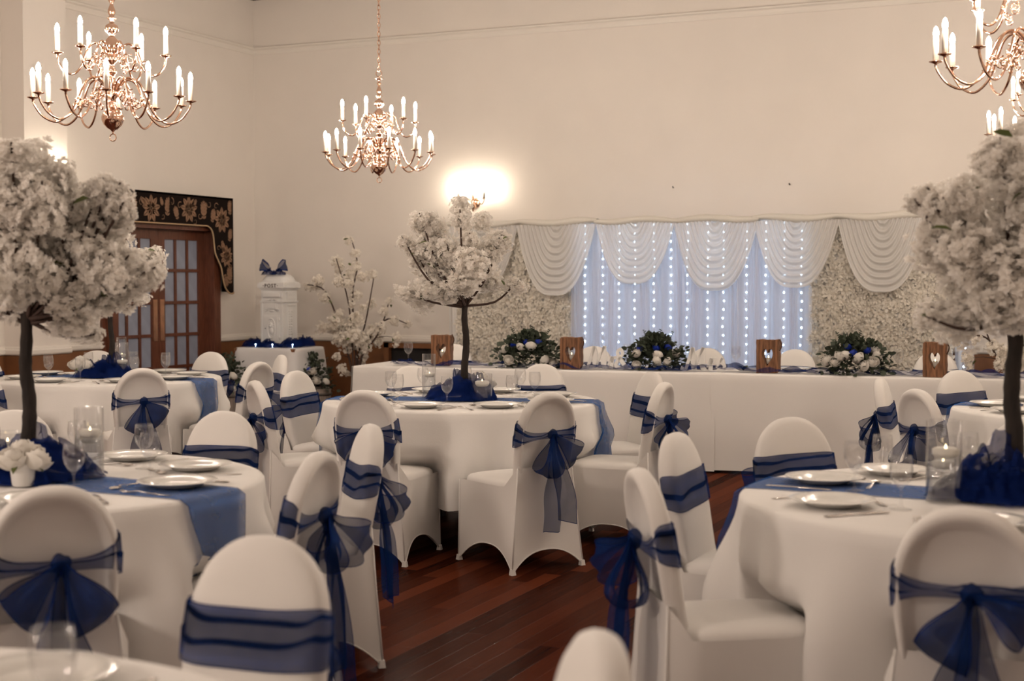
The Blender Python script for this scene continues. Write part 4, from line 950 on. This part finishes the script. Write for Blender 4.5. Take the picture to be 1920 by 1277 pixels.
def log_lantern(loc, rz, label, H_=.25, W_=.165, D_=.11, tall=1.0):
    t = thing('log_lantern', label, 'lantern', loc, rz, 'rustic log candle holders'); n_ = 64; b = MB(); rng = random.Random(int(loc[0] * 100))
    def heart(a):                                     # polar radius of a heart, tall at the tip
        x = 16 * math.sin(a) ** 3; z = 13 * math.cos(a) - 5 * math.cos(2 * a) - 2 * math.cos(3 * a) - math.cos(4 * a)
        return (x / 17 * W_ * .27, z / 17 * H_ * .30 * tall + H_ * .50)
    Hh = [heart(2 * PI * i / n_) for i in range(n_)]
    def outer(i):
        x, z = Hh[i]; dx, dz_ = x, z - H_ * .5; k_ = min((W_ / 2) / max(1e-6, abs(dx)), (H_ / 2) / max(1e-6, abs(dz_))); px, pz = dx * k_, H_ * .5 + dz_ * k_
        return (px + (.006 * nz(pz * 30, 1, loc[0]) if abs(abs(px) - W_ / 2) < .003 else 0), max(.0, pz + (.007 * nz(px * 40, 5, loc[0]) if pz > H_ * .98 else 0)))
    O = [outer(i) for i in range(n_)]
    loops = [[(x, -D_ / 2, z) for x, z in Hh], [(x, -D_ / 2 + .004 * nz(x * 90, z * 8, 3), z) for x, z in O], [(x, D_ / 2, z) for x, z in O], [(x, D_ / 2, z) for x, z in Hh]]
    v = [p for l in loops for p in l]; f = []
    for l in range(4):
        for i in range(n_): i2 = (i + 1) % n_; f.append((l * n_ + i, l * n_ + i2, ((l + 1) % 4) * n_ + i2, ((l + 1) % 4) * n_ + i))
    b.add(v, f, 0, False)
    for q in range(7):                                # raised strips of split bark on the front
        x = -W_ / 2 + W_ * (q + .5) / 7; w2 = W_ / 7 * .42
        if abs(x) > W_ * .30: b.box((x, -D_ / 2 - .002, H_ / 2), (w2 * 2, .008, H_ * rng.uniform(.96, 1.02)))
    part('log', b.mesh('log', 'log'), t)
    part('handle', MB().tube([(W_ * .5 + .016 * math.sin(q / 10 * PI) , 0, H_ * (.66 + .36 * q / 10)) for q in range(11)], .005, 6).mesh('loop_handle', 'twine'), t, label='leather loop handle')
    part('candle', MB().lathe([(0, 0), (.018, 0), (.018, .045), (0, .045)], 12).mesh('tealight', 'wax'), t, (0, 0, H_ * .27))
    part('flame', flame_me, t, (0, 0, H_ * .27 + .045), scale=.7)
def foliage_mound(loc, rz, label, W_, H_, D_, seed, group, nw=6, nb=3, nl=1000, sprigs=2):
    rng = random.Random(seed); t = thing('flower_arrangement', label, 'flowers', loc, rz, group); b = MB()
    for i in range(nl):
        a = rng.random() * 2 * PI; e = rng.random() ** .9 * PI / 2 * 1.02 - .06; d = Vector((math.cos(a) * math.cos(e), math.sin(a) * math.cos(e), math.sin(e)))
        k_ = rng.uniform(.45, 1.0) * (1 + .18 * nz(d.x * 3, d.y * 3, seed)); c = Vector((d.x * W_ / 2 * k_, d.y * D_ / 2 * k_, .01 + d.z * H_ * k_))
        dr = (d + Vector((rng.uniform(-.8, .8), rng.uniform(-.8, .8), rng.uniform(-.3, .7)))).normalized(); L_ = rng.uniform(.026, .052)
        leaf_geo(b, c, dr, Vector((rng.uniform(-1, 1), rng.uniform(-1, 1), 1)), L_, L_ * rng.uniform(.75, 1.15))
    part('foliage', b.mesh('foliage', 'euca'), t, kind='stuff')
    for q in range(nw + nb):
        blue = q >= nw; a = (-PI / 2 + (q - nw / 2 + .5) * (2.6 / nw)) if not blue else (-PI / 2 + (q - nw - nb / 2 + .5) * .8); a += rng.uniform(-.2, .2)
        e = rng.uniform(.10, .95) if not blue else rng.uniform(.7, 1.15); d = Vector((math.cos(a) * math.cos(e), math.sin(a) * math.cos(e), math.sin(e)))
        s = rng.uniform(.034, .044) if not blue else .028
        part('blue_rose' if blue else 'rose', BROSE[0] if blue else ROSE[q % 3], t, (d.x * W_ / 2 * .84, d.y * D_ / 2 * .86, .0 + d.z * H_ * .80), (math.asin(max(-1, min(1, -d.y))) * .9, d.x * 1.0, q), s, label='royal blue rose' if blue else 'white rose')
    for q in range(sprigs):
        a = rng.choice((-1, 1)) * rng.uniform(.3, 1.1) if q else .15; P = [Vector((math.sin(a) * W_ * .3, -.02, H_ * .8)) + Vector((math.sin(a) * .10, 0, math.cos(a) * .12)) * (i / 5) for i in range(6)]
        sb = MB().tube(P, .0018, 4)
        for i in range(12):
            c = P[0].lerp(P[-1], .2 + .8 * i / 12); leaf_geo(sb, c, Vector(((-1) ** i * .9, 0, .5)), Vector((0, 1, .2)), .016, .008)
        part('sprig', sb.mesh('sprig', 'euca'), t)
    return t
def hz(x, y): return (x, y, ZT + .006)
log_lantern(hz(-5.36, 10.47), .25, 'log lantern with heart cut-out at the post box end of head table')
log_lantern(hz(-4.20, 10.45), .15, 'log lantern with heart cut-out just before the Mr lettering')
log_lantern(hz(-2.66, 10.62), .05, 'log lantern with heart cut-out just past the Mrs lettering', tall=1.1)
log_lantern(hz(-1.44, 10.64), .0, 'darker log lantern with lit candle past the last arrangement', W_=.16)
foliage_mound(hz(-4.60, 10.50), .3, 'green, white and blue arrangement before the Mr lettering', .58, .27, .34, 5, 'head table arrangements', sprigs=3)
foliage_mound(hz(-3.57, 10.66), .3, 'green, white and blue arrangement between Mr and Mrs lettering', .52, .25, .34, 6, 'head table arrangements', sprigs=3)
foliage_mound(hz(-2.02, 10.66), .2, 'green, white and blue arrangement past the Mrs lettering', .56, .27, .34, 7, 'head table arrangements', nw=9, sprigs=2)
def script_sign(loc, rz, strokes, label, name='script_lettering', K=1.5):
    """brush lettering: strokes of (x, z, width) cut from white board"""
    b = MB(); th = .018
    for st in strokes:
        P = catmull([(x * K * .82, z * K, w_ * 1.75) for x, z, w_ in st], 6); v = []; f = []; n_ = len(P)
        for i, p in enumerate(P):
            d = (P[min(i + 1, n_ - 1)] - P[max(i - 1, 0)]); d.z = 0; d.normalize(); nx, nz2 = -d.y, d.x; w_ = max(.004, p.z) / 2
            v += [(p.x + nx * w_, -th / 2, p.y + nz2 * w_), (p.x - nx * w_, -th / 2, p.y - nz2 * w_), (p.x - nx * w_, th / 2, p.y - nz2 * w_), (p.x + nx * w_, th / 2, p.y + nz2 * w_)]
        for i in range(n_ - 1):
            for q in range(4): f.append((i * 4 + q, i * 4 + (q + 1) % 4, i * 4 + 4 + (q + 1) % 4, i * 4 + 4 + q))
        f += [(0, 1, 2, 3), tuple(n_ * 4 - 4 + q for q in (3, 2, 1, 0))]; b.add(v, f, 0, False)
    return single(name, b.mesh('lettering', 'sign'), label, 'sign', loc, (0, 0, rz), 'white wedding lettering')
def letM(x): return [[(x, .022, .012), (x - .006, .008, .014), (x + .014, .006, .012), (x + .034, .05, .014), (x + .062, .12, .018)], [(x + .062, .122, .012), (x + .066, .07, .026), (x + .07, .008, .022)],
                     [(x + .07, .008, .008), (x + .098, .07, .010), (x + .128, .122, .014)], [(x + .128, .122, .014), (x + .122, .07, .026), (x + .126, .018, .022), (x + .146, .012, .012)]]
def letr(x): return [[(x - .014, .022, .008), (x + .006, .058, .010), (x + .014, .068, .012)], [(x + .014, .068, .018), (x + .010, .036, .018), (x + .008, .006, .018)], [(x + .010, .036, .010), (x + .026, .062, .012), (x + .044, .062, .016)]]
def lets(x): return [[(x - .016, .020, .008), (x + .014, .058, .010), (x + .024, .072, .012)], [(x + .022, .068, .012), (x + .016, .048, .012), (x + .034, .032, .014), (x + .030, .010, .014), (x + .006, .010, .016), (x + .0, .020, .012)]]
script_sign(hz(-4.09, 10.46), .15, letM(0) + letr(.165), 'white freestanding script letters reading Mr beside the log lantern')
script_sign(hz(-3.86, 10.50), .15, [[(.085, .02, .008), (.05, .006, .014), (.012, .022, .016), (.03, .055, .014), (.055, .082, .012), (.04, .106, .014), (.022, .088, .014), (.045, .05, .018), (.085, .006, .018)]], 'white freestanding ampersand tucked against the arrangement')
script_sign(hz(-3.31, 10.54), .15, letM(0) + letr(.165) + lets(.225), 'white freestanding script letters reading Mrs past the arrangement')
HG = ['before the first log lantern', 'behind the Mr lettering', 'behind the second arrangement', 'between the Mrs lettering and third log lantern', 'behind the last arrangement']
for (x, y), lb in zip(((-5.76, 10.62), (-3.88, 10.86), (-3.62, 11.0), (-2.99, 10.9), (-1.75, 10.95)), HG):
    single('wine_glass', glass_me, 'clear stemmed wine glass on the head table ' + lb, 'glass', hz(x, y), group='wine glasses on the head table', scale=1.1)
HG = ['behind the first log lantern', 'behind the first arrangement', 'behind the Mrs lettering', 'behind the third log lantern', 'behind the last log lantern']
for (x, y), lb in zip(((-5.50, 10.70), (-4.38, 10.82), (-3.35, 10.98), (-2.53, 10.90), (-1.42, 10.97)), HG):
    single('dinner_plate', plate_me, 'white dinner plate on the head table ' + lb, 'plate', hz(x, y), group='dinner plates on the head table')
for x, y, lb in ((-5.66, 11.28, 'behind the first log lantern'), (-4.38, 11.40, 'behind the Mr lettering'), (-3.40, 11.47, 'behind the Mrs lettering'), (-2.67, 11.53, 'behind the third log lantern'), (-1.57, 11.62, 'behind the last log lantern')):
    chair(x, y + .02, -PI / 2 + HA, 'white covered chair with blue sash at head table, ' + lb, 'chairs behind the head table')
b = MB(); rng = random.Random(4)
for q in range(5): leaf_geo(b, Vector((0, 0, .01)), Vector((math.cos(q * 1.3), math.sin(q * 1.3), .9)), Vector((0, 0, 1)), .07, .035)
single('leaf_sprig', b.mesh('leaf_sprig', 'leaf'), 'loose green leaves lying by the third log lantern', 'leaves', hz(-2.86, 10.64))

# ------------------------------------------------------------------ post box table in the corner
PT = (-8.62, -7.88, 12.12, 12.74, .775)
px0, px1, py0, py1, pz = PT; pcx, pcy = (px0 + px1) / 2, (py0 + py1) / 2
t = thing('post_table', 'small square table under a white cloth in the room corner', 'table', (pcx, pcy, 0))
part('tabletop', MB().box((0, 0, pz - .02), (px1 - px0 - .02, py1 - py0 - .02, .03)).mesh('ptop', 'log'), t)
for sx in (-1, 1):
    for sy in (-1, 1): part('leg', MB().tube([(sx * .3, sy * .25, 0), (sx * .3, sy * .25, pz - .03)], .018, 8).mesh('pleg', 'iron'), t)
def pc(u, v):
    NJ = 15; j = int(round(v * NJ)); a = 2 * PI * u; n_ = 9.0
    c, s = math.cos(a), math.sin(a); k_ = (abs(c) ** n_ + abs(s) ** n_) ** (-1 / n_); hx, hy = (px1 - px0) / 2, (py1 - py0) / 2
    if j <= 3: q = (0, .5, .96, 1.0)[j]; return (pcx + hx * c * k_ * q, pcy + hy * s * k_ * q, pz + (0 if j < 3 else -.004))
    d = (j - 3) / (NJ - 3); corner = abs(math.sin(2 * a)) ** 6
    D_ = (.52 - .24 * max(0, c) ** 2 * (1 - .2 * s)) + .08 * corner
    fl = 1.012 + .05 * d + .10 * d * corner + .015 * d * math.sin(a * 13)
    return (pcx + hx * c * k_ * fl, pcy + hy * s * k_ * fl, pz - .004 - d * D_)
single('post_tablecloth', MB().grid(pc, 120, 16, cu=True).mesh('post_cloth', 'cloth2'), 'creased white cloth over the post box table', 'tablecloth')
def postbox(loc):
    t = thing('post_box', 'white ornate cast post box with embossed door and domed top', 'post box', loc); W_, D_ = .265, .265; F = -D_ / 2
    b = MB(); b.box((0, 0, .02), (W_ + .02, D_ + .02, .04)); b.box((0, 0, .249), (W_, D_, .418)); b.box((0, 0, .465), (W_ + .022, D_ + .022, .014), 0); b.box((0, 0, .531), (W_ - .002, D_ - .002, .118))
    for sx in (-1, 1): b.box((sx * (W_ / 2 - .008), F + .003, .25), (.0225, .018, .40))
    part('body', b.mesh('pb_body', 'post'), t)
    b = MB(); b.box((0, 0, .598), (W_ + .025, D_ + .025, .0155)); b.box((0, 0, .629), (W_ + .055, D_ + .055, .045)); b.box((0, 0, .6585), (W_ + .035, D_ + .035, .012))
    c = part('cornice', b.mesh('pb_cornice', 'post'), t)
    def txt(s, size, cx, y, z, par, name, m):
        cu = bpy.data.curves.new(name, 'FONT'); cu.body = s; cu.size = size; cu.align_x = 'CENTER'; cu.align_y = 'CENTER'; cu.extrude = .0015; cu.space_character = 1.25; cu.offset = .0012
        o = bpy.data.objects.new(name, cu); col.objects.link(o); dg = bpy.context.evaluated_depsgraph_get(); me = bpy.data.meshes.new_from_object(o.evaluated_get(dg)); bpy.data.objects.remove(o)
        me.materials.clear(); me.materials.append(M[m]); return part(name, me, par, (cx, y, z), (PI / 2, 0, 0))
    txt('\u00b7POST\u00b7', .052, 0, F - .029, .628, c, 'lettering', 'postletter')
    prof = [(.150, .661), (.150, .672), (.138, .676), (.132, .69), (.122, .715), (.10, .738), (.06, .75), (0, .754)]; b = MB(); v = []; n_ = 24
    for r_, z in prof:
        for i in range(n_):
            a = 2 * PI * (i + .5) / n_; cc, ss = math.cos(a), math.sin(a); k_ = (abs(cc) ** 7 + abs(ss) ** 7) ** (-1 / 7); v.append((r_ * cc * k_, r_ * ss * k_, z))
    b.add(v, [(i * n_ + q, i * n_ + (q + 1) % n_, (i + 1) * n_ + (q + 1) % n_, (i + 1) * n_ + q) for i in range(len(prof) - 1) for q in range(n_)]); part('dome', b.mesh('pb_dome', 'post'), t)
    b = MB(); b.box((0, F - .010, .535), (.21, .02, .045))
    for i in range(17): b.box((-.088 + i * .011, F - .021, .532), (.005, .004, .034))
    part('letter_flap', b.mesh('pb_flap', 'post'), t)
    b = MB(); b.box((0, F - .005, .42), (.125, .012, .062)); b.box((0, F - .010, .42), (.105, .010, .045)); 
    for s in (-1, 1):
        b.tube([(s * (.07 - .02 * (1 - q / 12) * math.cos(q * .6)), F - .006, .375 + .02 * (1 - q / 12) * math.sin(q * .6)) for q in range(13)], .005, 5)
        b.tube([(s * .02, F - .006, .49), (s * .055, F - .006, .478), (s * .105, F - .006, .468)], .006, 5)
    b.ball((0, F - .004, .372), (.03, .012, .014)); b.ball((0, F - .004, .485), (.03, .012, .016)); part('name_plate', b.mesh('pb_plate', 'post'), t)
    b = MB(); b.box((0, F - .006, .19), (.185, .014, .265)); b.box((0, F - .012, .19), (.155, .008, .235))
    d = part('door', b.mesh('pb_door', 'post'), t)
    b = MB(); ov = [(.045 * math.cos(2 * PI * i / 28), .19 + .10 * (abs(math.sin(2 * PI * i / 28)) ** .8) * math.copysign(1, math.sin(2 * PI * i / 28))) for i in range(29)]
    b.tube([(x, F - .017, z) for x, z in ov], .006, 6, caps=False); part('oval_frame', b.mesh('pb_oval', 'post'), d)
    b = MB(); b.ball((-.004, F - .016, .225), (.026, .018, .030)); b.ball((-.006, F - .030, .215), (.013, .012, .012)); b.ball((0, F - .014, .165), (.026, .012, .04))
    for i in range(9): a = i * .7; b.ball((-.004 + .028 * math.cos(a), F - .014, .228 + .034 * math.sin(a)), (.010, .008, .010), 6, 4)
    part('relief', b.mesh('pb_relief', 'post'), d, label='embossed animal head')
    for z in (.28, .10): part('hinge', MB().tube([(.098, F - .014, z - .018), (.098, F - .014, z + .018)], .007, 8).mesh('pb_hinge', 'post'), d)
    part('keyhole', MB().ball((-.072, F - .016, .19), (.006, .004, .008), 8, 5).mesh('pb_key', 'black'), d)
    b = MB(); X = W_ / 2; b.box((X + .002, 0, .245), (.008, .12, .34)); b.box((X + .004, 0, .53), (.008, .12, .08))
    for i in range(11):
        for s in (-1, 1): b.ball((X + .007, s * .018, .105 + i * .026), (.004, .016, .010), 6, 4)
    b.box((X + .006, 0, .43), (.008, .10, .012)); part('side_panel', b.mesh('pb_side', 'post'), t)
postbox((-8.27, 12.45, pz + .004))
# bow on the post box
t = thing('organza_bow', 'navy organza bow tied on top of the post box', 'bow', (-8.27, 12.40, pz + .752))
rng = random.Random(2)
for s in (-1, 1):
    def fl(u, v):
        q = math.sin(PI * u) ** .8; vv = v - .5; ww = .13 * (.2 + .8 * q)
        return (s * (.03 + .115 * q * (1 - .3 * vv)), -.05 + .05 * math.sin(2 * PI * u) + .01 * nz(u * 4, v * 4, s), .03 + .13 * q * (.5 + vv * .9) + .02 * nz(u * 5, v * 3, 2 + s))
    part('bow_loop', MB().grid(fl, 18, 9, mfn=lambda i, j: 1 if j in (0, 7) else 0).mesh('pb_loop', 'organza', 'hem'), t)
    kb = MB(); crumple(kb, .075, .06, .075, 4 + s, 14, 14); kb.xf(Matrix.Translation((s * .06, -.055, -.01))); part('gather', kb.mesh('pb_gather', 'tulle'), t)
# organza garland with lights round its foot
for q, (x, y, rx, ry, h) in enumerate(((-8.47, 12.28, .13, .10, .10), (-8.27, 12.24, .15, .09, .09), (-8.04, 12.30, .13, .10, .11), (-8.02, 12.52, .10, .13, .12), (-8.50, 12.52, .09, .12, .12))):
    b = MB(); crumple(b, rx, ry, h, 20 + q, 20, 20); crumple(b, rx * .8, ry * 1.05, h * .7, 40 + q, 16, 16)
    single('organza_puff', b.mesh('puff', 'tulle'), 'puff of navy organza heaped round the foot of the post box', 'organza', (x, y, pz + .004), group='organza round the post box')
for x, y in ((-8.38, 12.18), (-8.17, 12.17), (-7.96, 12.22)):
    single('micro_light', MB().ball((0, 0, .03), .006, 8, 5).tube([(0, 0, 0), (0, 0, .03)], .001, 4).mesh('micro', 'fairy'), 'tiny blue-white light in the organza round the post box', 'light', (x, y, pz + .006), group='lights round the post box')
# two planted barrels on the floor
def barrel(loc, label, seed):
    R1, R2, H_ = .175, .20, .36; t = thing('barrel_planter', label, 'planter', loc, 0, 'flower barrels by the post table'); n_ = 16
    for i in range(n_):
        a0, a1 = 2 * PI * i / n_ + .012, 2 * PI * (i + 1) / n_ - .012; b = MB(); v = []
        for z, r_ in ((0, R1), (H_ * .5, (R1 + R2) / 2 + .008), (H_, R2)):
            for rr_, a in ((r_, a0), (r_, a1), (r_ - .018, a1), (r_ - .018, a0)): v.append((rr_ * math.cos(a), rr_ * math.sin(a), z))
        b.add(v, [(o + q, o + (q + 1) % 4, o + 4 + (q + 1) % 4, o + 4 + q) for o in (0, 4) for q in range(4)] + [(3, 2, 1, 0), (8, 9, 10, 11)], 0, False); part('stave', b.mesh('stave', 'barrel'), t)
    for z, r_ in ((.07, R1 + .008), (.29, R2 + .001)): part('hoop', MB().lathe([(r_, z), (r_ + .005, z), (r_ + .007, z + .025), (r_ + .002, z + .025)], 32).mesh('hoop', 'hoop'), t)
    part('soil', MB().lathe([(0, H_ - .03), (R2 - .02, H_ - .03)], 24).mesh('soil', 'black'), t)
    foliage_mound((loc[0], loc[1], H_ - .025), 0, label.replace('barrel planter', 'white and green flowers').replace('grey wooden ', 'bushy '), .56, .36, .5, seed, 'flowers in the barrels', nw=9, nb=2, nl=520, sprigs=2)
barrel((-7.86, 12.62 - .2, 0), 'grey wooden barrel planter between post table and cherry tree', 31)
barrel((-8.55, 11.88, 0), 'grey wooden barrel planter between the doors and post table', 32)

# ------------------------------------------------------------------ cherry trees standing on the floor
CRF = [(-.05,1.86,.043),(.02,1.73,.05),(-.19,1.66,.057),(-.16,1.58,.05),(-.35,1.46,.057),(-.48,1.4,.043),(-.39,1.4,.043),(.09,1.5,.057),(.2,1.52,.05),(-.04,1.52,.064),(-.15,1.46,.057),(-.05,1.43,.057),(.03,1.6,.05),(.01,1.31,.064),(-.02,1.23,.043),(-.29,1.29,.057),(-.15,1.12,.057),(-.32,.99,.057),(-.19,1.05,.064),(.16,1.23,.05),(.3,1.16,.05),(.35,1.26,.035),(.4,1.06,.05),(.52,1.02,.043),(.43,.89,.05),(.42,.82,.028),(.18,.94,.078),(.03,1.08,.078),(-.04,.99,.078),(-.11,.88,.078),(.1,.82,.078),(-.05,.8,.064),(-.16,.71,.043),(.09,.71,.05),(-.12,.58,.05),(-.08,.53,.035),(.06,.63,.043),(.03,.48,.035),(-.22,.97,.064),(.01,.91,.085),(-.16,.87,.057),(.22,.85,.057),(.09,1.19,.043),(-.11,.99,.071),(.26,.99,.057)]
def cherry(loc, rz, label, seed, sc_=1.0, mirror=1):
    rng = random.Random(seed); t = thing('cherry_tree', label, 'artificial tree', loc, rz, 'cherry trees on the floor', sc_)
    part('pot', MB().lathe([(0, 0), (.11, 0), (.14, .20), (.145, .21), (.13, .21), (.125, .18), (0, .17)], 20).mesh('cherry_pot', 'black'), t)
    mains = [[(0, 0, .17), (.01, .02, .7), (-.02, 0, 1.3), (.03, .01, 1.62), (-.03, 0, 1.88)], [(0, 0, .17), (-.04, .02, .6), (-.16, -.02, 1.05), (-.30, .02, 1.36), (-.47, 0, 1.42)], [(0, 0, .17), (.05, -.02, .6), (.17, .02, .92), (.34, 0, 1.08), (.52, .02, 1.03)],
             [(0, 0, .17), (.03, .03, .7), (.12, .02, 1.1), (.2, 0, 1.52)], [(0, 0, .17), (-.02, -.03, .8), (-.06, -.02, 1.25), (-.18, 0, 1.68)], [(0, 0, .17), (.05, -.03, .65), (.25, -.04, .95), (.35, 0, 1.27)]]
    curves = []
    for m_ in mains:
        m_ = [(x * mirror, y, z) for x, y, z in m_]; P = catmull(m_, 5); curves += P
        part('branch', MB().tube(P, [.012 * (1 - .8 * i / len(P)) + .002 for i in range(len(P))], 6).mesh('cherry_branch', 'twig'), t)
    for i, (x, z, r_) in enumerate(CRF):
        x *= mirror; y = rng.uniform(-.14, .14); c = Vector((x, y, z)); 
        part('blossom_cluster', CLS[rng.randrange(5)], t, c, (rng.random() * 3, rng.random() * 3, rng.random() * 3), r_ * 1.15)
        n_ = min((p for p in curves if p.z < z + .02), key=lambda p: (p - c).length)
        if i % 2 == 0: part('twig', MB().tube([n_, n_.lerp(c, .5) + Vector((0, 0, .015)), c], [.004, .003, .002], 4).mesh('twig', 'twig'), t)
        if i % 3 == 0: part('leaf', LEAF, t, c + Vector((rng.uniform(-.06, .06), -r_, rng.uniform(-.05, .05))), (rng.uniform(-1, 1), rng.uniform(-1, 1), rng.random() * 6), 1.0)
cherry((-7.28, 12.30, 0), YAW, 'tall white cherry blossom branches standing between barrel and head table', 3)
cherry((-.93, 11.75, 0), YAW, 'white cherry blossom branches standing past the farther flower wall', 8, .95, -1)
